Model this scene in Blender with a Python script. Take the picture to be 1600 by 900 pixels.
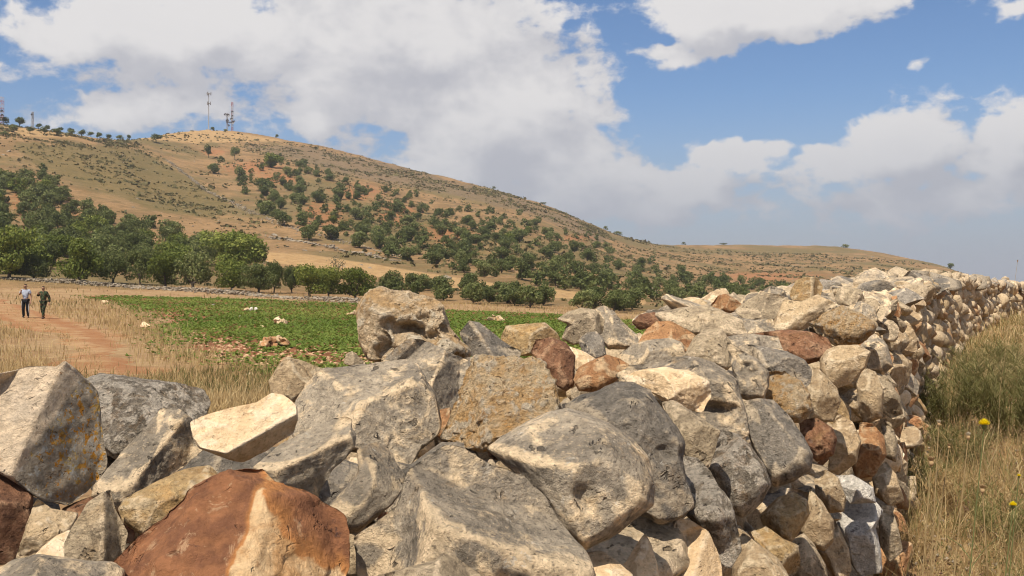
import bpy, bmesh, math, random
import numpy as np
from mathutils import Vector, Matrix

for o in list(bpy.data.objects):
    bpy.data.objects.remove(o)
scene = bpy.context.scene
COL = scene.collection
RAD = math.radians
random.seed(7)
RNG = np.random.default_rng(7)

# ------------------------------------------------------------------ camera
CAMZ, HOR, F = 1.8, 440.0, 1600.0          # eye height, horizon row and focal length of the 1600 px photo
cam = bpy.data.cameras.new('camera')
cam.sensor_width = 36; cam.lens = 36
cam.shift_y = -10 / 1600
cam.clip_start = 0.05; cam.clip_end = 60000
camo = bpy.data.objects.new('camera', cam); COL.objects.link(camo)
camo.location = (0, 0, CAMZ); camo.rotation_euler = (RAD(90), 0, 0)
scene.camera = camo

# ------------------------------------------------------------------ light
SUN_EL = 60.0
SUN_H = Vector((-0.50, -0.866, 0)).normalized()            # horizontal direction towards the sun
TO_SUN = (SUN_H * math.cos(RAD(SUN_EL)) + Vector((0, 0, math.sin(RAD(SUN_EL))))).normalized()
sun = bpy.data.lights.new('sun', 'SUN'); sun.energy = 5.0; sun.angle = RAD(0.53); sun.color = (1.0, 0.92, 0.79)
suno = bpy.data.objects.new('sun', sun); COL.objects.link(suno)
suno.rotation_euler = TO_SUN.to_track_quat('Z', 'Y').to_euler()

vs = scene.view_settings
scene.display_settings.display_device = 'sRGB'
vs.view_transform = 'Standard'; vs.look = 'None'; vs.exposure = 0.36; vs.gamma = 1.0; vs.use_curve_mapping = False


class NT:
    """small helper to write node trees"""
    def __init__(s, tree):
        s.t = tree; s.n = tree.nodes; s.l = tree.links
    def node(s, typ, **kw):
        n = s.n.new(typ)
        for k, v in kw.items():
            setattr(n, k, v)
        return n
    def set(s, sock, v):
        if isinstance(v, bpy.types.NodeSocket): s.l.new(v, sock)
        elif v is not None: sock.default_value = v
    def math(s, op, a, b=None, c=None, clamp=False):
        n = s.node('ShaderNodeMath', operation=op, use_clamp=clamp)
        s.set(n.inputs[0], a)
        if b is not None: s.set(n.inputs[1], b)
        if c is not None: s.set(n.inputs[2], c)
        return n.outputs[0]
    def vmath(s, op, a, b=None, scale=None):
        n = s.node('ShaderNodeVectorMath', operation=op)
        s.set(n.inputs[0], a)
        if b is not None: s.set(n.inputs[1], b)
        if scale is not None: s.set(n.inputs['Scale'], scale)
        return n.outputs['Value'] if op in ('DOT_PRODUCT', 'LENGTH', 'DISTANCE') else n.outputs[0]
    def noise(s, vec, scale, detail=4, rough=0.55, dist=0.0, col=False):
        n = s.node('ShaderNodeTexNoise')
        s.set(n.inputs['Vector'], vec); n.inputs['Scale'].default_value = scale
        n.inputs['Detail'].default_value = detail; n.inputs['Roughness'].default_value = rough
        n.inputs['Distortion'].default_value = dist
        return n.outputs['Color'] if col else n.outputs[0]
    def voro(s, vec, scale, feature='F1', out='Distance', rand=1.0):
        n = s.node('ShaderNodeTexVoronoi', feature=feature)
        s.set(n.inputs['Vector'], vec); n.inputs['Scale'].default_value = scale
        n.inputs['Randomness'].default_value = rand
        return n.outputs[out]
    def step(s, v, a, b, lo=0.0, hi=1.0):
        n = s.node('ShaderNodeMapRange', interpolation_type='SMOOTHSTEP')
        s.set(n.inputs['Value'], v)
        n.inputs['From Min'].default_value = a; n.inputs['From Max'].default_value = b
        n.inputs['To Min'].default_value = lo; n.inputs['To Max'].default_value = hi
        return n.outputs[0]
    def mix(s, f, a, b, blend='MIX'):
        n = s.node('ShaderNodeMix', data_type='RGBA', blend_type=blend)
        s.set(n.inputs[0], f)
        s.set(n.inputs[6], (*a, 1) if isinstance(a, tuple) and len(a) == 3 else a)
        s.set(n.inputs[7], (*b, 1) if isinstance(b, tuple) and len(b) == 3 else b)
        return n.outputs[2]
    def scalecol(s, c, f):
        n = s.node('ShaderNodeVectorMath', operation='SCALE')
        s.set(n.inputs[0], c); s.set(n.inputs['Scale'], f)
        return n.outputs[0]
    def attr(s, name):
        return s.node('ShaderNodeAttribute', attribute_name=name).outputs['Fac']


# ------------------------------------------------------------------ sky with cumulus clouds
world = bpy.data.worlds.new('World'); scene.world = world; world.use_nodes = True


def build_world():
    t = NT(world.node_tree); t.n.clear()
    out = t.node('ShaderNodeOutputWorld'); bg = t.node('ShaderNodeBackground')
    t.l.new(bg.outputs[0], out.inputs[0]); bg.inputs['Strength'].default_value = 0.086
    sky = t.node('ShaderNodeTexSky', sky_type='NISHITA')
    sky.sun_disc = False; sky.sun_elevation = RAD(SUN_EL)
    sky.sun_rotation = math.atan2(SUN_H.x, SUN_H.y)
    sky.altitude = 400; sky.air_density = 1.0; sky.dust_density = 0.8; sky.ozone_density = 1.6
    d = t.vmath('NORMALIZE', t.node('ShaderNodeTexCoord').outputs['Generated'])
    sep = t.node('ShaderNodeSeparateXYZ'); t.l.new(d, sep.inputs[0])
    # azimuth (0 ahead, to the right positive) and elevation in radians
    az = t.math('ARCTAN2', sep.outputs[0], sep.outputs[1]); el = t.math('ARCSINE', sep.outputs[2])
    st = t.vmath('MULTIPLY', d, (1.0, 1.0, 1.5))
    w = t.vmath('MULTIPLY', t.vmath('SUBTRACT', t.noise(st, 7.0, 4, 0.6, col=True), (0.5, 0.5, 0.5)), (0.16, 0.085, 0.0))
    cmb = t.node('ShaderNodeCombineXYZ'); t.l.new(az, cmb.inputs[0]); t.l.new(el, cmb.inputs[1])
    ae = t.vmath('ADD', cmb.outputs[0], w)
    # cloud masses: centre and radii (photo positions turned into angles), weight
    masses = [(300, 50, 265, 85, 1.0), (610, 75, 260, 125, 1.0), (770, 195, 200, 130, 1.0), (880, 270, 125, 92, .9),
              (240, 172, 220, 55, .70), (500, 190, 75, 42, .72), (1150, 8, 200, 58, .95), (1030, 80, 80, 42, .80),
              (1430, 222, 96, 62, 1.05), (1300, 268, 58, 32, .85), (1590, 235, 95, 72, 1.0), (1400, 315, 300, 56, .70),
              (1150, 258, 66, 28, .80), (1060, 308, 180, 44, .74), (1440, 118, 36, 16, .42), (1560, 12, 150, 34, .52), (-25, 90, 70, 40, .75)]
    def mass_field(ae):
        acc = None
        for (px, py, rx, ry, wt) in masses:
            a0 = math.atan((px - 800) / F); e0 = math.atan((HOR - py) / F * math.cos(a0))
            ra = rx / F * math.cos(a0) ** 2; re = ry / F * math.cos(a0)
            n = t.node('ShaderNodeVectorMath', operation='MULTIPLY_ADD')
            t.set(n.inputs[0], ae); n.inputs[1].default_value = (1 / ra, 1 / re, 0); n.inputs[2].default_value = (-a0 / ra, -e0 / re, 0)
            f = t.math('MULTIPLY_ADD', t.vmath('LENGTH', n.outputs[0]), -0.74 * wt, 1.24 * wt)
            acc = f if acc is None else t.math('SMOOTH_MAX', acc, f, 0.12)
        return acc
    # the same kind of cloud goes on all round and overhead
    side = t.math('MAXIMUM', t.step(t.math('ABSOLUTE', az), 0.52, 0.75), t.step(el, 0.30, 0.48))
    gen = t.math('MULTIPLY', t.step(t.noise(t.vmath('ADD', st, (3.3, 1.0, 0.4)), 2.3, 2, 0.5), 0.36, 0.66), side)
    n1a = t.noise(st, 11.0, 8, 0.6, 0.2)
    bl = t.math('ABSOLUTE', t.math('SUBTRACT', t.noise(t.vmath('ADD', st, (1, 5, 2)), 26.0, 5, 0.55), 0.5))
    def detail(n1): return t.math('MULTIPLY', t.math('SUBTRACT', n1, 0.5), 1.35)
    c0 = t.math('ADD', t.math('MAXIMUM', mass_field(ae), gen), detail(n1a))
    c0 = t.math('ADD', c0, t.math('MULTIPLY', t.math('SUBTRACT', 0.1, bl), 0.9))
    off = (-0.018, 0.034, 0.0)
    n1b = t.noise(t.vmath('ADD', st, (-0.018, 0.0, 0.050)), 11.0, 3, 0.6, 0.2)
    c1 = t.math('ADD', t.math('MAXIMUM', mass_field(t.vmath('ADD', ae, off)), gen), detail(n1b))
    alpha = t.step(c0, 0.42, 0.64)
    lit = t.step(t.math('SUBTRACT', c0, c1), -0.40, 0.42)
    thick = t.step(c0, 0.6, 1.5)
    lum = t.math('SUBTRACT', t.math('ADD', 0.16, t.math('MULTIPLY', lit, 0.85)), t.math('MULTIPLY', thick, 0.08))
    ccol = t.mix(lum, (4.3, 4.3, 4.7), (7.4, 7.15, 7.0))
    zen = t.step(sep.outputs[2], 0.0, 0.4)
    blue = t.mix(1.0, sky.outputs[0], t.mix(zen, (0.74, 0.84, 1.0), (0.60, 0.79, 1.0)), 'MULTIPLY')
    base = t.mix(t.math('MULTIPLY', alpha, 0.96), blue, ccol)
    # grey summer haze low over the horizon
    hz = t.step(sep.outputs[2], -0.03, 0.19, 0.95, 0.0)
    base = t.mix(hz, base, (3.35, 3.6, 4.25))
    t.l.new(base, bg.inputs[0])
    world.cycles.sampling_method = 'NONE'
    cy = scene.cycles; cy.filter_width = 1.1
    cy.use_adaptive_sampling = True; cy.adaptive_threshold = 0.018; cy.max_bounces = 4; cy.diffuse_bounces = 3; cy.glossy_bounces = 1; cy.transmission_bounces = 3; cy.transparent_max_bounces = 4
build_world()


# ------------------------------------------------------------------ numpy noise
def _h(ix, iy, iz, seed):
    h = (ix.astype(np.uint32) * np.uint32(374761393) + iy.astype(np.uint32) * np.uint32(668265263)
         + iz.astype(np.uint32) * np.uint32(2147483647) + np.uint32((seed * 974711 + 12345) & 0xffffffff))
    h = (h ^ (h >> np.uint32(13))) * np.uint32(1274126177)
    h = (h ^ (h >> np.uint32(16))) * np.uint32(2246822519)
    return ((h ^ (h >> np.uint32(15))) & np.uint32(0xffffff)).astype(np.float64) / 16777215.0


ROT = np.array([[0.00, 0.80, 0.60], [-0.80, 0.36, -0.48], [-0.60, -0.48, 0.64]])


def vnoise(p, seed=0):
    i = np.floor(p).astype(np.int64); f = p - i
    f = f * f * f * (f * (f * 6 - 15) + 10)
    x, y, z = i[:, 0], i[:, 1], i[:, 2]; fx, fy, fz = f[:, 0], f[:, 1], f[:, 2]
    def c(a, b, d): return _h(x + a, y + b, z + d, seed)
    x00 = c(0, 0, 0) * (1 - fx) + c(1, 0, 0) * fx; x10 = c(0, 1, 0) * (1 - fx) + c(1, 1, 0) * fx
    x01 = c(0, 0, 1) * (1 - fx) + c(1, 0, 1) * fx; x11 = c(0, 1, 1) * (1 - fx) + c(1, 1, 1) * fx
    return ((x00 * (1 - fy) + x10 * fy) * (1 - fz) + (x01 * (1 - fy) + x11 * fy) * fz) * 2 - 1


def fbm(p, oct=4, seed=0, gain=0.5, ridged=False):
    s = np.zeros(len(p)); a = 1.0; t = 0
    q = np.array(p, dtype=float)
    for o in range(oct):
        n = vnoise(q, seed + o * 17)
        s += a * ((1 - 2 * np.abs(n)) if ridged else n); t += a
        a *= gain; q = (q @ ROT) * 2.03 + 5.3
    return s / t


def worley(p, seed=0):
    i = np.floor(p).astype(np.int64); f1 = np.full(len(p), 9.0); f2 = np.full(len(p), 9.0)
    for dx in (-1, 0, 1):
        for dy in (-1, 0, 1):
            for dz in (-1, 0, 1):
                c = i + np.array([dx, dy, dz])
                q = c + np.stack([_h(c[:, 0], c[:, 1], c[:, 2], seed + s) for s in (1, 2, 3)], 1)
                d = np.linalg.norm(q - p, axis=1)
                f2 = np.where(d < f1, f1, np.minimum(f2, d)); f1 = np.minimum(f1, d)
    return f1, f2


def sm(x, a, b):
    t = np.clip((np.asarray(x, float) - a) / (b - a), 0, 1); return t * t * (3 - 2 * t)


# ------------------------------------------------------------------ scene helpers
def tag(o, label=None, cat=None, group=None, kind=None):
    if label: o['label'] = label
    if cat: o['category'] = cat
    if group: o['group'] = group
    if kind: o['kind'] = kind
    return o


def mesh_np(name, v, f, mats=(), smooth=True, mi=None, attrs=None):
    """v (n,3); f (m,3 or 4) int array, or list of index lists"""
    me = bpy.data.meshes.new(name)
    v = np.asarray(v, dtype=np.float32)
    if isinstance(f, np.ndarray):
        m, w = f.shape
        me.vertices.add(len(v)); me.vertices.foreach_set('co', v.ravel())
        me.loops.add(m * w); me.loops.foreach_set('vertex_index', f.astype(np.int32).ravel())
        me.polygons.add(m); me.polygons.foreach_set('loop_start', np.arange(0, m * w, w, dtype=np.int32))
        me.update(calc_edges=True)
    else:
        me.from_pydata(v.tolist(), [], f)
    for x in mats: me.materials.append(x)
    n = len(me.polygons)
    me.polygons.foreach_set('use_smooth', np.full(n, smooth))
    if mi is not None: me.polygons.foreach_set('material_index', np.asarray(mi, dtype=np.int32))
    if attrs:
        for k, a in attrs.items():
            at = me.attributes.new(k, 'FLOAT', 'POINT'); at.data.foreach_set('value', np.asarray(a, dtype=np.float32))
    me.validate(); me.update()
    return me


def link(name, data, parent=None, loc=(0, 0, 0), rot=(0, 0, 0), scale=(1, 1, 1)):
    o = bpy.data.objects.new(name, data); COL.objects.link(o)
    o.location = loc; o.rotation_euler = rot; o.scale = scale
    if parent: o.parent = parent
    return o


def P(px, py, D):
    return np.array([(px - 800) / F * D, D, CAMZ - (py - HOR) / F * D])


ICO = {}
def ico(level):
    if level not in ICO:
        bm = bmesh.new(); bmesh.ops.create_icosphere(bm, subdivisions=level, radius=1.0)
        v = np.array([q.co[:] for q in bm.verts]); f = np.array([[q.index for q in t.verts] for t in bm.faces]); bm.free()
        v /= np.linalg.norm(v, axis=1)[:, None]
        ICO[level] = (v, f)
    return ICO[level]


# ------------------------------------------------------------------ materials
def new_mat(name):
    m = bpy.data.materials.new(name); m.use_nodes = True
    t = NT(m.node_tree); t.n.clear()
    out = t.node('ShaderNodeOutputMaterial'); b = t.node('ShaderNodeBsdfPrincipled')
    t.l.new(b.outputs[0], out.inputs[0])
    b.inputs['Roughness'].default_value = 0.9
    b.inputs['Specular IOR Level'].default_value = 0.15
    return m, t, b, out


def bump(t, b, h, strength, dist):
    n = t.node('ShaderNodeBump'); n.inputs['Strength'].default_value = strength; n.inputs['Distance'].default_value = dist
    t.set(n.inputs['Height'], h); t.l.new(n.outputs[0], b.inputs['Normal'])


def plain(name, col, rough=0.8, var=0.12, scale=8.0):
    m, t, b, _ = new_mat(name)
    co = t.node('ShaderNodeTexCoord').outputs['Object']
    n = t.noise(co, scale, 5, 0.6)
    c = t.scalecol((*col,), t.step(n, 0.25, 0.75, 1 - var, 1 + var))
    t.l.new(c, b.inputs['Base Color']); b.inputs['Roughness'].default_value = rough
    return m


def stone_mat(name, base, alt, light, dark, alt_amt=(0.42, 0.62), light_amt=(0.54, 0.66), spots=0.5, pits=0.5,
              grain=0.3, bumpk=1.0, lichen=0.0, scale=1.0, extra=None, stain=0.5):
    m, t, b, _ = new_mat(name)
    oi = t.node('ShaderNodeObjectInfo')
    tc = t.node('ShaderNodeTexCoord').outputs['Object']
    off = t.vmath('SCALE', (37.0, 91.0, 53.0), scale=oi.outputs['Random'])
    co = t.vmath('ADD', tc, off)
    if scale != 1.0: co = t.vmath('SCALE', co, scale=scale)
    n1 = t.noise(co, 6.5, 6, 0.62, 0.6)
    n2 = t.noise(t.vmath('ADD', co, (3.1, 7.7, 1.3)), 15.0, 8, 0.66, 0.35)
    n3 = t.noise(co, 70.0, 6, 0.7)
    n4 = t.noise(t.vmath('ADD', co, (9.0, 2.0, 4.0)), 28.0, 7, 0.68)
    col = t.mix(t.step(n1, *alt_amt), (*base,), (*alt,))
    col = t.mix(t.step(n2, *light_amt), col, (*light,))
    # worn edges paler than the faces
    wa = t.math('ADD', t.attr('worn'), t.math('MULTIPLY', t.math('SUBTRACT', n2, 0.5), 4.0))
    col = t.mix(t.math('MULTIPLY', t.step(wa, 0.7, 2.2), 0.85), col, (*light,))
    pt = t.node('ShaderNodeNewGeometry').outputs['Pointiness']
    col = t.mix(t.math('MULTIPLY', t.step(t.math('ADD', pt, t.math('MULTIPLY', t.math('SUBTRACT', n4, 0.5), 0.10)), 0.51, 0.56), 0.5), col, (*light,))
    # rusty stain and dark weathering crust
    n5 = t.noise(t.vmath('ADD', co, (7.0, 1.0, 8.0)), 10.0, 6, 0.7, 0.8)
    col = t.mix(t.math('MULTIPLY', t.step(n5, 0.55, 0.72), stain), col, (0.36, 0.22, 0.095))
    col = t.mix(t.math('MULTIPLY', t.step(n4, 0.53, 0.70), 0.45), col, (*dark,))
    n6 = t.noise(t.vmath('ADD', co, (2.0, 6.0, 3.0)), 36.0, 9, 0.76, 0.3)
    gate = t.step(n1, 0.36, 0.56)
    col = t.mix(t.math('MULTIPLY', t.step(n6, 0.585, 0.615), t.math('MULTIPLY', gate, 0.7)), col, (*dark,))
    n7 = t.noise(t.vmath('ADD', co, (6.0, 4.0, 9.0)), 150.0, 2, 0.6)
    col = t.mix(t.math('MULTIPLY', t.step(n7, 0.60, 0.66), 0.55), col, (*dark,))
    col = t.mix(t.math('MULTIPLY', t.step(n7, 0.38, 0.33), 0.35), col, (*light,))
    wv = t.vmath('ADD', co, t.vmath('SCALE', t.vmath('SUBTRACT', t.noise(co, 26.0, 3, 0.6, col=True), (0.5, 0.5, 0.5)), scale=0.06))
    if spots:
        col = t.mix(t.math('MULTIPLY', t.step(n6, 0.405, 0.375), t.math('MULTIPLY', t.step(n5, 0.44, 0.60), spots)), col, (0.60, 0.54, 0.45))
    pn = t.noise(t.vmath('ADD', co, (4.7, 8.3, 0.1)), 33.0, 3, 0.6, 0.5)
    pit = t.step(pn, 0.655, 0.70)
    col = t.mix(t.math('MULTIPLY', pit, pits), col, tuple(0.6 * c for c in dark))
    ck = t.math('MULTIPLY', t.step(t.voro(wv, 5.5, 'DISTANCE_TO_EDGE'), 0.014, 0.003), t.step(n5, 0.56, 0.62))
    col = t.mix(t.math('MULTIPLY', ck, 0.35), col, tuple(0.5 * c for c in dark))
    if lichen:
        ln = t.noise(t.vmath('ADD', co, (5.0, 5.0, 1.0)), 22.0, 8, 0.72, 0.4)
        lm = t.step(t.noise(co, 5.0, 2), 0.45, 0.56)
        lk = t.math('MULTIPLY', t.step(ln, 0.53, 0.57), lm)
        col = t.mix(t.math('MULTIPLY', lk, lichen), col, (0.50, 0.22, 0.035))
    if extra: col = extra(t, col, tc, n2, n4, n3)
    col = t.scalecol(col, t.step(n3, 0.25, 0.75, 1 - grain, 1 + grain))
    # every stone a little different in tone
    col = t.scalecol(col, t.math('ADD', 0.88, t.math('MULTIPLY', oi.outputs['Random'], 0.26)))
    t.l.new(col, b.inputs['Base Color'])
    h = t.math('ADD', t.math('MULTIPLY', n2, 0.75), t.math('MULTIPLY', n4, 0.55))
    h = t.math('ADD', h, t.math('MULTIPLY', n3, 0.34))
    h = t.math('SUBTRACT', h, t.math('MULTIPLY', pit, 0.45))
    h = t.math('SUBTRACT', h, t.math('MULTIPLY', ck, 0.2))
    h = t.math('ADD', h, t.math('MULTIPLY', n6, 0.35))
    bump(t, b, h, min(1.0, 0.95 * bumpk), 0.036 * bumpk)
    b.inputs['Roughness'].default_value = 0.88
    return m


def pyr_extra(t, col, tc, n2, n4, n3):
    """orange and white lichen on the right-hand face of the pointed stone"""
    s = t.node('ShaderNodeSeparateXYZ'); t.l.new(tc, s.inputs[0])
    right = t.step(t.math('ADD', s.outputs[0], t.math('MULTIPLY', s.outputs[2], -0.28)), 0.030, 0.036)
    grey = t.mix(t.step(n4, 0.4, 0.62), (0.50, 0.41, 0.30), (0.32, 0.265, 0.195))
    ln = t.noise(tc, 85.0, 5, 0.68, 0.3)
    dx = t.math('MULTIPLY', t.math('SUBTRACT', s.outputs[0], 0.068), 30.0); dz = t.math('MULTIPLY', t.math('ADD', s.outputs[2], 0.02), 11.0)
    band = t.step(t.math('ADD', t.math('MULTIPLY', dx, dx), t.math('MULTIPLY', dz, dz)), 1.6, 0.1, 0.0, 0.10)
    grey = t.mix(t.step(t.noise(t.vmath('ADD', tc, (2, 2, 2)), 60.0, 6, 0.7), 0.55, 0.60), grey, (0.50, 0.47, 0.41))
    grey = t.mix(t.step(t.math('ADD', ln, band), 0.625, 0.655), grey, t.mix(t.step(n2, .4, .6), (0.58, 0.25, 0.03), (0.50, 0.36, 0.12)))
    warm = t.mix(t.step(t.noise(tc, 30.0, 7, 0.7, 0.4), 0.61, 0.66), (0.74, 0.57, 0.39), (0.36, 0.18, 0.065))
    warm = t.mix(t.step(n2, 0.42, 0.66), warm, (0.60, 0.48, 0.35))
    return t.mix(right, warm, grey)


def split_extra(t, col, tc, n2, n4, n3):
    """rust-brown skin broken open to a cream band"""
    s = t.node('ShaderNodeSeparateXYZ'); t.l.new(tc, s.inputs[0])
    nb = t.noise(tc, 9.0, 7, 0.58, 0.4)
    x = t.math('ADD', s.outputs[0], t.math('MULTIPLY', t.math('SUBTRACT', nb, 0.5), 0.07))
    y = t.math('ADD', t.math('ADD', s.outputs[0], t.math('MULTIPLY', s.outputs[2], 0.9)), t.math('MULTIPLY', t.math('SUBTRACT', nb, 0.5), -0.10))
    band = t.math('MULTIPLY', t.step(x, 0.014, 0.018), t.step(y, 0.086, 0.078))
    edge = t.math('MULTIPLY', t.step(x, 0.006, 0.016), t.step(y, 0.108, 0.084))
    brown = t.mix(t.step(n4, 0.38, 0.64), (0.255, 0.112, 0.052), (0.165, 0.072, 0.038))
    brown = t.mix(t.math('MULTIPLY', t.step(t.noise(tc, 30.0, 8, 0.74, 0.8), 0.56, 0.63), 0.65), brown, (0.42, 0.27, 0.155))
    brown = t.mix(t.step(t.noise(t.vmath('ADD', tc, (1, 2, 3)), 20.0, 6, 0.65, 0.8), 0.60, 0.68), brown, (0.06, 0.032, 0.026))
    low = t.math('MULTIPLY', t.step(t.math('ADD', s.outputs[0], t.math('MULTIPLY', t.math('SUBTRACT', nb, 0.5), 0.1)), -0.082, -0.092), t.step(s.outputs[2], -0.03, -0.045))
    brown = t.mix(low, brown, (0.55, 0.40, 0.26))
    cream = t.mix(t.step(n2, 0.42, 0.62), (0.62, 0.43, 0.24), (0.44, 0.25, 0.11))
    cream = t.mix(t.math('MULTIPLY', t.step(n4, 0.53, 0.62), .6), cream, (0.30, 0.15, 0.06))
    c = t.mix(edge, brown, (0.40, 0.175, 0.06))
    return t.mix(band, c, cream)


SM = {
    'grey':   stone_mat('stone_grey', (0.400, 0.328, 0.240), (0.245, 0.204, 0.154), (0.74, 0.56, 0.355), (0.120, 0.099, 0.075), alt_amt=(0.40, 0.58), light_amt=(0.52, 0.66), spots=0.6, pits=0.7),
    'greyd':  stone_mat('stone_dark_grey', (0.240, 0.205, 0.163), (0.150, 0.131, 0.108), (0.50, 0.40, 0.28), (0.066, 0.056, 0.045), light_amt=(0.54, 0.70), spots=0.7, pits=0.6, stain=.25),
    'pale':   stone_mat('stone_pale_grey', (0.51, 0.395, 0.255), (0.33, 0.255, 0.168), (0.67, 0.52, 0.345), (0.155, 0.115, 0.074), spots=0.4, pits=0.7, bumpk=1.1),
    'cream':  stone_mat('stone_cream', (0.70, 0.52, 0.32), (0.60, 0.42, 0.24), (0.74, 0.59, 0.405), (0.42, 0.27, 0.145), spots=0.15, pits=0.35, grain=0.18, bumpk=0.75),
    'tan':    stone_mat('stone_tan', (0.52, 0.38, 0.225), (0.39, 0.275, 0.16), (0.65, 0.51, 0.335), (0.21, 0.14, 0.078), spots=0.2, pits=0.5, grain=0.24),
    'orange': stone_mat('stone_orange', (0.42, 0.22, 0.10), (0.31, 0.145, 0.065), (0.54, 0.37, 0.21), (0.16, 0.08, 0.04), spots=0.1, pits=0.5, grain=0.24),
    'brown':  stone_mat('stone_rust_brown', (0.255, 0.125, 0.066), (0.175, 0.086, 0.05), (0.40, 0.235, 0.135), (0.085, 0.045, 0.03), spots=0.15, pits=0.7),
    'cong':   stone_mat('stone_conglomerate', (0.60, 0.37, 0.165), (0.68, 0.51, 0.31), (0.66, 0.55, 0.40), (0.22, 0.12, 0.05), spots=0.35, pits=0.9, bumpk=1.6, lichen=0.5, scale=1.8),
    'mottle': stone_mat('stone_mottled', (0.32, 0.265, 0.20), (0.19, 0.158, 0.118), (0.63, 0.54, 0.43), (0.09, 0.072, 0.052), light_amt=(0.48, 0.55), spots=0.8, pits=0.8, bumpk=1.6, lichen=0.12, scale=2.0),
    'ochre':  stone_mat('stone_ochre', (0.44, 0.30, 0.145), (0.33, 0.21, 0.10), (0.56, 0.43, 0.27), (0.15, 0.10, 0.05), spots=0.25, pits=0.6, lichen=0.2),
    'white':  stone_mat('stone_white', (0.58, 0.53, 0.46), (0.46, 0.42, 0.36), (0.68, 0.62, 0.54), (0.22, 0.20, 0.17), spots=0.3, pits=0.6, stain=.2),
    'warm':   stone_mat('stone_warm_boulder', (0.72, 0.54, 0.34), (0.60, 0.38, 0.18), (0.80, 0.68, 0.50), (0.34, 0.20, 0.095), spots=0.3, pits=0.7, bumpk=1.6, stain=.6),
    'pyramid': stone_mat('stone_orange_lichen', (0.4, 0.35, 0.27), (0.3, 0.26, 0.2), (0.5, 0.44, 0.34), (0.14, 0.12, 0.10), extra=pyr_extra, spots=0.3, pits=0.5),
    'split':  stone_mat('stone_brown_and_cream', (0.4, 0.35, 0.27), (0.3, 0.26, 0.2), (0.5, 0.44, 0.34), (0.14, 0.12, 0.10), extra=split_extra, spots=0.1, pits=0.3, grain=0.2, bumpk=0.8),
}

# ------------------------------------------------------------------ terrain
GPX = np.array([-1120, -400, 0, 50, 100, 150, 200, 240, 290, 350, 400, 440, 480, 560, 640, 700, 760, 800, 850, 900, 940, 1000, 1060, 1100, 1250, 1300, 1350, 1400, 1440, 1480, 1500, 1530, 1600, 2720], float)
RIDGE_Y = np.array([240, 180, 188, 198, 205, 210, 207, 201, 198, 199, 205, 212, 221, 240, 262, 276, 289, 300, 316, 337, 356, 374, 379, 380, 381, 384, 389, 397, 406, 415, 422, 437, 447, 452], float)
RIDGE_D = np.array([480, 430, 415, 420, 430, 445, 480, 540, 600, 640, 645, 640, 635, 625, 615, 610, 600, 590, 580, 565, 560, 600, 650, 680, 720, 715, 700, 680, 660, 640, 620, 600, 600, 600], float)
EDGE_Y = np.interp(GPX, [-1120, 0, 200, 560, 700, 870, 1050, 1300, 2720], [452, 457, 463, 473, 484, 491, 502, 508, 508])
FOOT_Y = np.interp(GPX, [-1120, 0, 50, 130, 200, 300, 400, 560, 700, 870, 1050, 1250, 2720], [425, 432, 437, 441, 445, 449, 456, 468, 473, 482, 494, 503, 503])
FOOT_D, EDGE_D = 114.0, 95.0
DG = np.concatenate([np.arange(0, 60, 3.0), np.arange(60, 130, 4.0), np.arange(130, 1000, 8.0), np.arange(1000, 3000, 100.0)])
PXG = np.arange(-1120, 2721, 20.0)


def _grid():
    ry = np.interp(PXG, GPX, RIDGE_Y); rd = np.interp(PXG, GPX, RIDGE_D)
    ey = np.interp(PXG, GPX, EDGE_Y); fy = np.interp(PXG, GPX, FOOT_Y)
    H = np.zeros((len(PXG), len(DG)))
    for i in range(len(PXG)):
        ze = CAMZ - (ey[i] - HOR) / F * EDGE_D
        zf = CAMZ - (fy[i] - HOR) / F * FOOT_D
        zr = CAMZ - (ry[i] - HOR) / F * rd[i]
        z = np.interp(DG, [0, 25, 52, EDGE_D, FOOT_D], [0, 0, 0.02 + 0.15 * ze, ze, zf])
        t = np.clip((DG - FOOT_D) / (rd[i] - FOOT_D), 0, 1)
        e = 1.42 if PXG[i] < 900 else 1.42 + 0.7 * min(1, (PXG[i] - 900) / 300)
        hill = zf + (zr - zf) * t ** e
        z = np.where(DG > FOOT_D, hill, z)
        over = np.clip(DG - rd[i], 0, None)
        z = np.where(over > 0, zr - 0.10 * over - 0.0006 * over ** 2, z)
        H[i] = np.maximum(z, -43)
    # soften along depth (front part only; ridge stays crisp enough)
    for _ in range(2):
        G = H.copy(); G[:, 1:-1] = 0.25 * H[:, :-2] + 0.5 * H[:, 1:-1] + 0.25 * H[:, 2:]; H = G
    for _ in range(2):
        G = H.copy(); G[1:-1] = 0.25 * H[:-2] + 0.5 * H[1:-1] + 0.25 * H[2:]; H = G
    return H
HG = _grid()

# ---- the wall's course: right-hand top edge X(D), its top drop below the eye, ground on the right
WD = np.array([-6, 0, 12, 16, 20, 26, 34, 50, 80], float)
WX = np.array([-6 * .444 - .5, -0.5, 12 * .444 - .5, 6.75, 8.75, 12.1, 17.0, 28.0, 50.0])
WFINE = np.linspace(-6, 80, 800)
_wx = np.interp(WFINE, WD, WX)
_k = np.hanning(41); _k /= _k.sum()
_wx = np.where((WFINE > 8) & (WFINE < 72), np.convolve(np.pad(_wx, 20, 'edge'), _k, 'valid'), _wx)
def wall_x(D): return np.interp(D, WFINE, _wx)
def wall_drop(D): return np.interp(D, [-6, 1, 3, 5, 8, 12, 16, 20, 28, 40, 80], [.34, .34, .26, .17, .09, -.02, -.09, -.12, -.04, 0.16, 0.7])
def wall_dir(D):
    e = 0.4; v = np.array([wall_x(D + e) - wall_x(D - e), 2 * e, 0.0]); return v / np.linalg.norm(v)
WALL_W = 1.32


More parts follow.
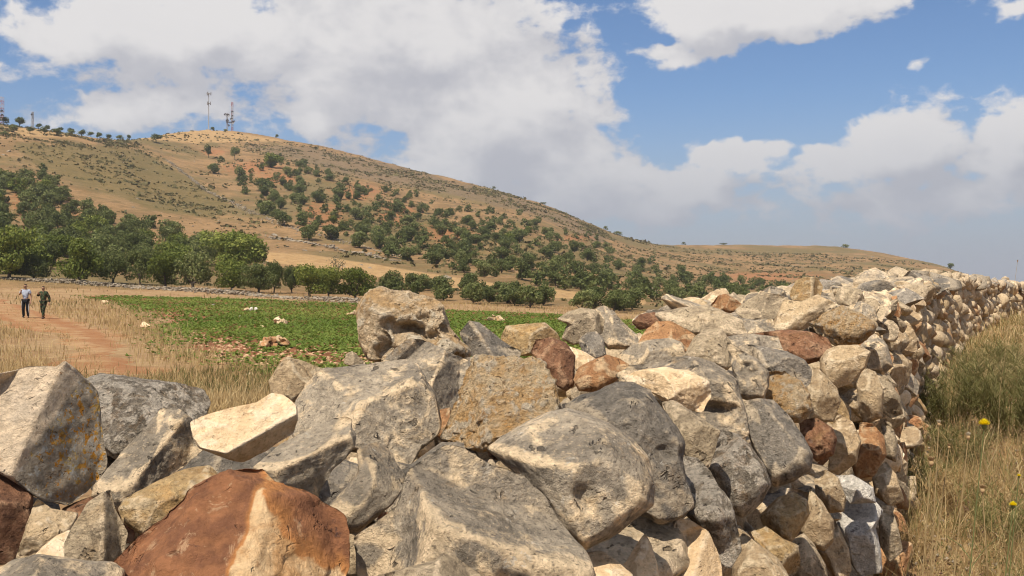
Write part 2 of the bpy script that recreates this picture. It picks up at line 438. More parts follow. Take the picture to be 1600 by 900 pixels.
def terrain(X, Y):
    X = np.asarray(X, float); Y = np.asarray(Y, float)
    r = np.hypot(X, Y); th = np.arctan2(X, Y)
    tc = np.clip(th, -RAD(50), RAD(50))
    D = r * np.cos(tc); px = 800 + F * np.tan(tc)
    fi = np.clip((px - PXG[0]) / 20.0, 0, len(PXG) - 1.001); i0 = fi.astype(int); fi = fi - i0
    fj = np.interp(D, DG, np.arange(len(DG))); fj = np.clip(fj, 0, len(DG) - 1.001); j0 = fj.astype(int); fj = fj - j0
    z = (HG[i0, j0] * (1 - fi) * (1 - fj) + HG[i0 + 1, j0] * fi * (1 - fj) + HG[i0, j0 + 1] * (1 - fi) * fj + HG[i0 + 1, j0 + 1] * fi * fj)
    z = z * (1 - sm(np.abs(th), RAD(60), RAD(150)) * sm(r, 0, 60))
    # bank on the right of the wall
    dx = X - wall_x(Y)
    bank = (0.36 + 0.012 * np.clip(Y, 0, 60)) * sm(dx, -1.1, -0.2) * (1 - sm(r, 70, 140))
    near = 1 - sm(r, 60, 110)
    z = np.where(dx > -1.1, z * (1 - near * sm(dx, -8, 0)), z) + bank
    p = np.stack([X, Y, np.zeros_like(X)], -1).reshape(-1, 3)
    n = fbm(p / 46.0, 4, 3).reshape(X.shape) * 1.7 * sm(r, 120, 260) + fbm(p / 7.0, 3, 9).reshape(X.shape) * (0.05 + 0.45 * sm(r, 110, 200))
    return z + n * sm(r, 3, 15)


def hit(px, py, dmin=14.0, dmax=900.0):
    """where the ray through a photo position meets the terrain"""
    D = np.geomspace(dmin, dmax, 240); u = (px - 800) / F
    zr = CAMZ - (py - HOR) / F * D
    h = terrain(u * D, D)
    k = np.nonzero(zr <= h)[0]
    if len(k) == 0: 
        k = [int(np.argmin(zr - h))]
    d = D[k[0]]
    return np.array([u * d, d, float(terrain(np.array([u * d]), np.array([d]))[0])])


def in_poly(px, py, poly):
    px = np.asarray(px); py = np.asarray(py); c = np.zeros(px.shape, bool)
    n = len(poly)
    for i in range(n):
        x0, y0 = poly[i]; x1, y1 = poly[(i + 1) % n]
        cond = ((y0 > py) != (y1 > py)) & (px < (x1 - x0) * (py - y0) / (y1 - y0 + 1e-9) + x0)
        c ^= cond
    return c


def project(p):
    p = np.asarray(p); return 800 + F * p[..., 0] / p[..., 1], HOR - F * (p[..., 2] - CAMZ) / p[..., 1]


def ground_material(name, far):
    m, t, b, _ = new_mat(name)
    pos = t.node('ShaderNodeNewGeometry').outputs['Position']
    if not far:
        n1 = t.noise(pos, 0.35, 5, 0.6); n2 = t.noise(pos, 2.5, 6, 0.65); n3 = t.noise(pos, 22.0, 6, 0.7)
        c = t.mix(t.step(n1, 0.40, 0.62), (0.31, 0.20, 0.10), (0.255, 0.15, 0.072))
        c = t.mix(t.step(n2, 0.50, 0.68), c, (0.40, 0.275, 0.14))
        c = t.mix(t.step(n3, 0.56, 0.72), c, (0.15, 0.092, 0.045))
        t.l.new(c, b.inputs['Base Color'])
        bump(t, b, t.math('ADD', n3, n2), 0.8, 0.05)
        return m
    n1 = t.noise(pos, 0.02, 5, 0.6, 0.3); n2 = t.noise(pos, 0.09, 7, 0.7, 0.5); n3 = t.noise(pos, 0.5, 6, 0.74); n4 = t.noise(pos, 1.6, 4, 0.7)
    c = t.mix(t.step(n2, 0.42, 0.58), (0.295, 0.178, 0.082), (0.195, 0.120, 0.052))
    c = t.mix(t.math('MULTIPLY', t.step(n1, 0.46, 0.60), .8), c, (0.140, 0.110, 0.044))
    c = t.mix(t.math('MULTIPLY', t.step(n3, 0.52, 0.66), .7), c, (0.14, 0.095, 0.042))
    sc = t.math('ADD', t.attr('scrub'), t.math('MULTIPLY', t.math('SUBTRACT', n2, 0.5), 1.3))
    c = t.mix(t.math('MULTIPLY', t.step(sc, 0.42, 0.85), 0.85), c, t.mix(t.step(n3, 0.42, 0.62), (0.125, 0.096, 0.034), (0.185, 0.13, 0.05)))
    br = t.math('ADD', t.attr('brush'), t.math('MULTIPLY', t.math('SUBTRACT', n2, 0.5), 1.3))
    c = t.mix(t.math('MULTIPLY', t.step(br, 0.45, 0.85), 0.8), c, t.mix(t.step(n3, 0.42, 0.62), (0.14, 0.098, 0.056), (0.22, 0.15, 0.085)))
    rd = t.math('ADD', t.attr('red'), t.math('MULTIPLY', t.math('SUBTRACT', n3, 0.5), 2.4))
    c = t.mix(t.math('MULTIPLY', t.step(rd, 0.55, 0.95), 0.7), c, (0.33, 0.135, 0.055))
    gd = t.math('ADD', t.attr('gold'), t.math('MULTIPLY', t.math('SUBTRACT', n2, 0.5), 0.7))
    c = t.mix(t.math('MULTIPLY', t.step(gd, 0.45, 0.8), 0.9), c, t.mix(t.step(n3, 0.4, 0.65), (0.43, 0.275, 0.125), (0.34, 0.205, 0.09)))
    c = t.mix(t.math('MULTIPLY', t.step(n4, 0.53, 0.68), 0.6), c, (0.115, 0.082, 0.036))
    c = t.mix(t.math('MULTIPLY', t.step(t.noise(pos, 0.8, 5, 0.75), 0.63, 0.70), 0.6), c, (0.46, 0.40, 0.32))
    t.l.new(c, b.inputs['Base Color'])
    bump(t, b, t.math('ADD', t.math('MULTIPLY', n3, 1.0), t.math('MULTIPLY', n4, 0.5)), 0.9, 0.6)
    return m


SCRUB_POLY = [(10, 222), (120, 222), (230, 232), (300, 275), (370, 318), (340, 345), (240, 330), (150, 300), (60, 270)]
SCRUB2 = [(400, 300), (560, 300), (760, 350), (960, 400), (1000, 430), (800, 420), (560, 370)]
BRUSH_POLY = [(340, 222), (480, 228), (600, 252), (720, 285), (800, 303), (900, 340), (960, 372), (940, 385), (840, 340), (700, 305), (560, 280), (430, 245)]
RED_PTS = [(395, 262, 75, 17), (430, 280, 60, 15), (335, 238, 30, 10), (45, 310, 40, 40), (130, 345, 60, 22), (505, 335, 60, 30), (620, 335, 50, 30), (560, 300, 60, 20), (700, 365, 70, 22), (900, 372, 40, 10), (1200, 432, 140, 12), (120, 392, 40, 12)]
GOLD_POLY = [(395, 392), (480, 396), (620, 418), (760, 440), (900, 455), (1010, 468), (1010, 478), (860, 466), (700, 452), (560, 428), (410, 410)]
GOLD2 = [(0, 195), (140, 205), (230, 200), (330, 198), (470, 222), (300, 226), (200, 218), (60, 216), (0, 212)]


def soft_poly(px, py, poly, blur=10.0):
    s = np.zeros(px.shape)
    for dx, dy in ((0, 0), (1, 0), (-1, 0), (0, .6), (0, -.6), (.7, .4), (-.7, .4), (.7, -.4), (-.7, -.4)):
        s += in_poly(px + dx * blur, py + dy * blur, poly)
    return s / 9


def build_ground():
    th = np.concatenate([np.linspace(-180, -36, 60, endpoint=False), np.linspace(-36, 36, 330, endpoint=False), np.linspace(36, 180, 61)])
    rr_near = np.geomspace(0.6, 112, 170); rr_far = np.concatenate([np.linspace(112, 760, 270), np.geomspace(775, 2400, 24)])
    for name, rr, far in (('ground', rr_near, False), ('hillside', rr_far, True)):
        T, R = np.meshgrid(np.radians(th), rr, indexing='ij')
        X = R * np.sin(T); Y = R * np.cos(T); Z = terrain(X, Y)
        n, m = X.shape
        v = np.stack([X, Y, Z], -1).reshape(-1, 3)
        i, j = np.meshgrid(np.arange(n - 1), np.arange(m - 1), indexing='ij')
        a = (i * m + j).ravel()
        f = np.stack([a, a + 1, a + m + 1, a + m], 1)[:, ::-1]
        at = None
        if far:
            front = v[:, 1] > 50
            px, py = project(np.where(front[:, None], v, [[0, 1, 0]]))
            z0 = np.zeros(len(v))
            red = z0.copy()
            for (cx, cy, rx, ry) in RED_PTS:
                red = np.maximum(red, np.exp(-(((px - cx) / rx) ** 2 + ((py - cy) / ry) ** 2)))
            at = {'scrub': np.where(front, np.maximum(soft_poly(px, py, SCRUB_POLY, 14), 0.75 * soft_poly(px, py, SCRUB2, 18)), 0.25),
                  'brush': np.where(front, soft_poly(px, py, BRUSH_POLY, 10), 0), 'red': np.where(front, red, 0),
                  'gold': np.where(front, np.maximum(soft_poly(px, py, GOLD_POLY, 5), 0.8 * soft_poly(px, py, GOLD2, 6)), 0)}
        me = mesh_np(name, v, f, [ground_material(name + '_soil', far)], True, attrs=at)
        tag(link(name, me), kind='structure')
    # wide plain out to the horizon, distance haze put into its blue-grey colour
    a = np.linspace(0, 2 * np.pi, 96, endpoint=False); rings = [1500, 4000, 12000, 40000]
    v = [(r * math.cos(t), r * math.sin(t), -44.0 - 0.0002 * r) for r in rings for t in a]
    f = [[k * 96 + i, k * 96 + (i + 1) % 96, (k + 1) * 96 + (i + 1) % 96, (k + 1) * 96 + i] for k in range(3) for i in range(96)]
    tag(link('plain', mesh_np('plain', v, f, [plain('plain_soil', (0.13, 0.14, 0.15), 0.9, 0.1, 0.001)])), kind='structure')
build_ground()


def near_line(X, Y, line):
    d = np.full(X.shape, 1e9)
    for a, b in zip(line[:-1], line[1:]):
        ax, ay = a[:2]; bx, by = b[:2]; L = (bx - ax) ** 2 + (by - ay) ** 2
        t = np.clip(((X - ax) * (bx - ax) + (Y - ay) * (by - ay)) / L, 0, 1)
        d = np.minimum(d, np.hypot(X - ax - t * (bx - ax), Y - ay - t * (by - ay)))
    return d


def drape(name, poly, lift, step, mat, jag=0.5, ruts=None):
    """an irregular sheet laid over the terrain inside a plan outline (world XY)"""
    poly = [tuple(p[:2]) for p in poly]
    xs = [p[0] for p in poly]; ys = [p[1] for p in poly]
    gx = np.arange(min(xs) - 2, max(xs) + 2, step); gy = np.arange(min(ys) - 2, max(ys) + 2, step)
    X, Y = np.meshgrid(gx, gy, indexing='ij')
    w = np.stack([X, Y, np.zeros_like(X)], -1).reshape(-1, 3)
    ox = fbm(w / 3.0, 3, 31).reshape(X.shape) * jag * 2; oy = fbm(w / 3.0, 3, 47).reshape(X.shape) * jag * 2
    ins = in_poly(X + ox, Y + oy, poly)
    n, m = X.shape
    Z = terrain(X, Y) + lift
    idx = np.arange(n * m).reshape(n, m)
    ok = ins[:-1, :-1] & ins[1:, :-1] & ins[1:, 1:] & ins[:-1, 1:]
    f = np.stack([idx[:-1, :-1][ok], idx[1:, :-1][ok], idx[1:, 1:][ok], idx[:-1, 1:][ok]], 1)
    full = np.zeros((n, m), bool); full[1:-1, 1:-1] = ok[:-1, :-1] & ok[1:, :-1] & ok[:-1, 1:] & ok[1:, 1:]
    Z = np.where(full, Z, Z - lift - .03)
    v = np.stack([X, Y, Z], -1).reshape(-1, 3)
    rut = np.zeros((n, m))
    for line in ruts or ():
        rut = np.maximum(rut, np.exp(-(near_line(X + ox * .3, Y + oy * .3, line) / .42) ** 2))
    used = np.unique(f); re = np.full(n * m, -1); re[used] = np.arange(len(used))
    return tag(link(name, mesh_np(name, v[used], re[f], [mat], attrs={'rut': rut.ravel()[used]})), kind='structure')


FIELD_PX = [(118, 463), (250, 464), (400, 468), (560, 476), (700, 485), (870, 492), (1010, 504), (1080, 512), (1100, 530), (1000, 545), (800, 590), (600, 610), (430, 590), (330, 566), (272, 538), (248, 508), (200, 480)]
FIELD = [hit(*p) for p in FIELD_PX]
PATH_PX = [(-60, 455), (0, 467), (60, 484), (120, 499), (170, 516), (215, 536), (245, 556), (262, 582), (230, 610), (110, 600), (85, 575), (62, 552), (40, 528), (0, 508), (-60, 490)]
PATH = [hit(*p) for p in PATH_PX]


def field_mats():
    m, t, b, _ = new_mat('field_soil')
    pos = t.node('ShaderNodeNewGeometry').outputs['Position']
    n1 = t.noise(pos, 0.25, 4, 0.6); n2 = t.noise(pos, 1.7, 6, 0.7); n3 = t.noise(pos, 14.0, 6, 0.7)
    c = t.mix(t.step(n2, 0.42, 0.6), (0.20, 0.075, 0.033), (0.27, 0.115, 0.052))
    c = t.mix(t.step(n3, 0.55, 0.7), c, (0.34, 0.19, 0.10))
    t.l.new(c, b.inputs['Base Color']); bump(t, b, t.math('ADD', n2, n3), 0.9, 0.08)
    m2, t, b, _ = new_mat('path_dirt')
    pos = t.node('ShaderNodeNewGeometry').outputs['Position']
    n1 = t.noise(pos, 0.5, 5, 0.65, 0.5); n2 = t.noise(pos, 3.0, 6, 0.7); n3 = t.noise(pos, 20.0, 5, 0.7)
    c = t.mix(t.step(n1, 0.40, 0.6), (0.30, 0.155, 0.068), (0.36, 0.22, 0.11))
    c = t.mix(t.step(n2, 0.52, 0.7), c, (0.215, 0.09, 0.036))
    c = t.mix(t.step(n3, 0.56, 0.7), c, (0.38, 0.245, 0.125))
    c = t.mix(t.math('MULTIPLY', t.step(t.math('ADD', t.attr('rut'), t.math('MULTIPLY', t.math('SUBTRACT', n2, 0.5), 0.9)), 0.35, 0.9), 0.6), c, (0.26, 0.11, 0.046))
    t.l.new(c, b.inputs['Base Color']); bump(t, b, t.math('ADD', n2, n3), 0.8, 0.05)
    return m, m2
_fs, _pd = field_mats()
drape('crop_field', FIELD, 0.030, 0.6, _fs, 0.5)
RUTS = [[hit(*q) for q in ln] for ln in ([(-60, 445), (-10, 465), (60, 492), (110, 512), (160, 535), (195, 556), (215, 590)], [(-60, 478), (0, 498), (35, 512), (62, 530), (85, 552), (105, 590)])]
drape('dirt_path', PATH, 0.035, 0.35, _pd, 0.6, RUTS)


# ------------------------------------------------------------------ stones
def rock_dirs(level): return ico(level)


def rough_up(p, R, seed, amp=1.0, mode='smooth'):
    """displace a rock of mean radius R (metres) along its radius"""
    n = p / (np.linalg.norm(p, axis=1)[:, None] + 1e-9)
    q = p / R
    sd = seed * 7.3
    d = 0.050 * fbm(q * 1.3 + sd, 3, seed) + 0.022 * fbm(q * 4.2 + sd, 4, seed + 5, 0.55)
    bd = np.random.default_rng(seed + 900).normal(size=3); bd[2] *= 2.2; bd /= np.linalg.norm(bd)
    tb = (q @ bd) * 2.6 + 1.1 * fbm(q * 1.6 + sd, 3, seed + 21)
    sw = tb - np.floor(tb)
    d += (0.020 if mode == 'smooth' else 0.038) * (np.where(sw < .86, sw / .86, (1 - sw) / .14) - .5) * sm(fbm(q * 1.1 + sd, 2, seed + 31), -.3, .35)
    if mode == 'smooth':
        d += 0.012 * fbm(q * 9 + sd, 4, seed + 9, .6)
    elif mode == 'rough':
        d += 0.030 * fbm(q * 5 + sd, 4, seed + 9, 0.6, True) + 0.014 * fbm(q * 17 + sd, 3, seed + 3)
    elif mode == 'lumpy':
        f1, f2 = worley(q * 5.0 + sd, seed)
        f3, f4 = worley(q * 10.0 + sd, seed + 4)
        d += 0.12 * (0.55 - f1) + 0.055 * (0.55 - f3) + 0.02 * fbm(q * 15 + sd, 3, seed + 3)
    elif mode == 'holed':
        f1, f2 = worley(q * 2.3 + sd, seed)
        h = fbm(q * 3.1 + sd, 4, seed + 11, 0.6)
        d += -0.17 * sm(h, 0.12, 0.42) + 0.030 * fbm(q * 8 + sd, 4, seed + 9, 0.6, True) + 0.012 * fbm(q * 20 + sd, 3, seed + 3)
    return p + n * (d * R * amp)[:, None]


NBR = {}
def worn_edges(level, p, R, it=14):
    """how far each point stands proud of its smoothed neighbourhood: where stone wears pale"""
    v, f = ico(level)
    if level not in NBR:
        e = np.concatenate([f[:, [0, 1]], f[:, [1, 2]], f[:, [2, 0]]]); NBR[level] = (e[:, 0], e[:, 1], np.bincount(e[:, 0], minlength=len(v)))
    a, b, c = NBR[level]; q = p.copy()
    for _ in range(it if level > 5 else it // 3):
        q = np.stack([np.bincount(a, q[b, k], minlength=len(p)) for k in range(3)], 1) / c[:, None]
    n = p / (np.linalg.norm(p, axis=1)[:, None] + 1e-9)
    w = ((p - q) * n).sum(1); w = w - np.median(w)
    return w / (w.std() + 1e-9)


def hero(poly, D, kind='grey', thick=0.85, shear=0.45, k=2.5, facets=None, nf=5, seed=1, mode='smooth', level=6, amp=1.0, dents=()):
    poly = np.array(poly, float)
    nxt = np.roll(poly, -1, 0)
    cr = poly[:, 0] * nxt[:, 1] - nxt[:, 0] * poly[:, 1]
    A = cr.sum() / 2; c = ((poly + nxt) * cr[:, None]).sum(0) / (6 * A)
    if D == 'f':                                     # on the right-hand face of the wall
        D = 0.545 / (0.444 + 0.15 * (c[1] - HOR) / F - (c[0] - 800) / F)
    poly = c + (poly - c) * 0.975; nxt = np.roll(poly, -1, 0)
    pos = P(c[0], c[1], D)
    fwd = pos - np.array([0, 0, CAMZ]); dist = np.linalg.norm(fwd); fwd /= dist
    right = np.cross(fwd, [0, 0, 1]); right /= np.linalg.norm(right); up = np.cross(right, fwd)
    # outline as radius over angle, in metres
    tt = np.linspace(0, 1, 24, endpoint=False)
    pts = (poly[:, None, :] * (1 - tt)[None, :, None] + nxt[:, None, :] * tt[None, :, None]).reshape(-1, 2) - c
    ang = np.arctan2(-pts[:, 1], pts[:, 0]); rad = np.hypot(pts[:, 0], pts[:, 1]) * D / F
    o = np.argsort(ang); ang, rad = ang[o], rad[o]
    av = np.linspace(-np.pi, np.pi, 361)[:-1]
    rv = np.interp(av, ang, rad, period=2 * np.pi)
    ker = np.hanning(7); ker /= ker.sum()
    rv = np.convolve(np.concatenate([rv[-3:], rv, rv[:3]]), ker, 'valid')
    R = rv.mean(); T = thick * R * 1.28
    n, f = ico(level)
    s = np.hypot(n[:, 0], n[:, 1]); cz = n[:, 2]
    phi = np.arctan2(n[:, 1], n[:, 0])
    q = (s ** k + np.abs(cz) ** k) ** (-1 / k)
    r = np.interp(phi, av, rv, period=2 * np.pi)
    e = np.stack([np.cos(phi) * r * s * q, np.sin(phi) * r * s * q, cz * q * T], 1)
    rs = np.random.default_rng(seed * 13 + 5)
    fl = list(facets or [])
    if facets is None:
        for _ in range(nf):
            d = np.array([rs.uniform(-.8, .8), rs.uniform(-.5, .9), rs.uniform(-1, -.35)]); d /= np.linalg.norm(d)
            fl.append((*d, rs.uniform(.70, .94)))
    for _ in range(3):                               # the far side is broken too
        d = np.array([rs.uniform(-.8, .8), rs.uniform(-.8, .8), rs.uniform(.5, 1)]); d /= np.linalg.norm(d)
        fl.append((*d, rs.uniform(.6, .85)))
    h = e / np.array([R, R, T])
    wob = fbm(h * 2.0 + seed, 2, seed + 40) * 0.035
    for (a, b, c2, d) in fl:
        d = d + .07 if c2 < 0 else d
        nn = np.array([a, b, c2]); nn = nn / np.linalg.norm(nn)
        x = h @ nn - d - wob
        soft = 0.03
        cut = np.where(x > soft, x, np.where(x > -soft, (x + soft) ** 2 / (4 * soft), 0.0))
        z = h[:, 2]; dz = np.abs(cut / nn[2])
        h[:, 2] = np.where(nn[2] < 0, np.maximum(z, np.minimum(z + dz, .18)), np.minimum(z, np.maximum(z - dz, -.18)))
    for (x0, y0, rr, dep) in dents:
        wx = fbm(h * 2.3 + seed, 3, seed + 60) * .28; wy = fbm(h * 2.3 - seed, 3, seed + 70) * .28
        g = np.exp(-(((h[:, 0] - x0 + wx) / 1.35) ** 2 + (h[:, 1] - y0 + wy) ** 2) / rr ** 2) * (h[:, 2] < .1)
        h[:, 2] += dep * g
    e = h * np.array([R, R, T])
    e = rough_up(e, R, seed, amp, mode)
    wr = worn_edges(level, e, R)
    e[:, 2] += shear * e[:, 1]
    w = e[:, :1] * right + e[:, 1:2] * up + e[:, 2:] * fwd
    me = mesh_np('stone', w, f[:, ::-1] if np.linalg.det(np.stack([right, up, fwd])) < 0 else f, [SM[kind]], attrs={'worn': wr})
    return me, pos


wall = link('dry_stone_wall', None, loc=(float(wall_x(6.0)) - 0.6, 6.0, 0.0))
tag(wall, 'long dry stone wall of loose limestone boulders running into the distance', 'wall', kind='thing')
WINV = Vector(wall.location)
FACE = dict(shear=0.15, thick=1.0)

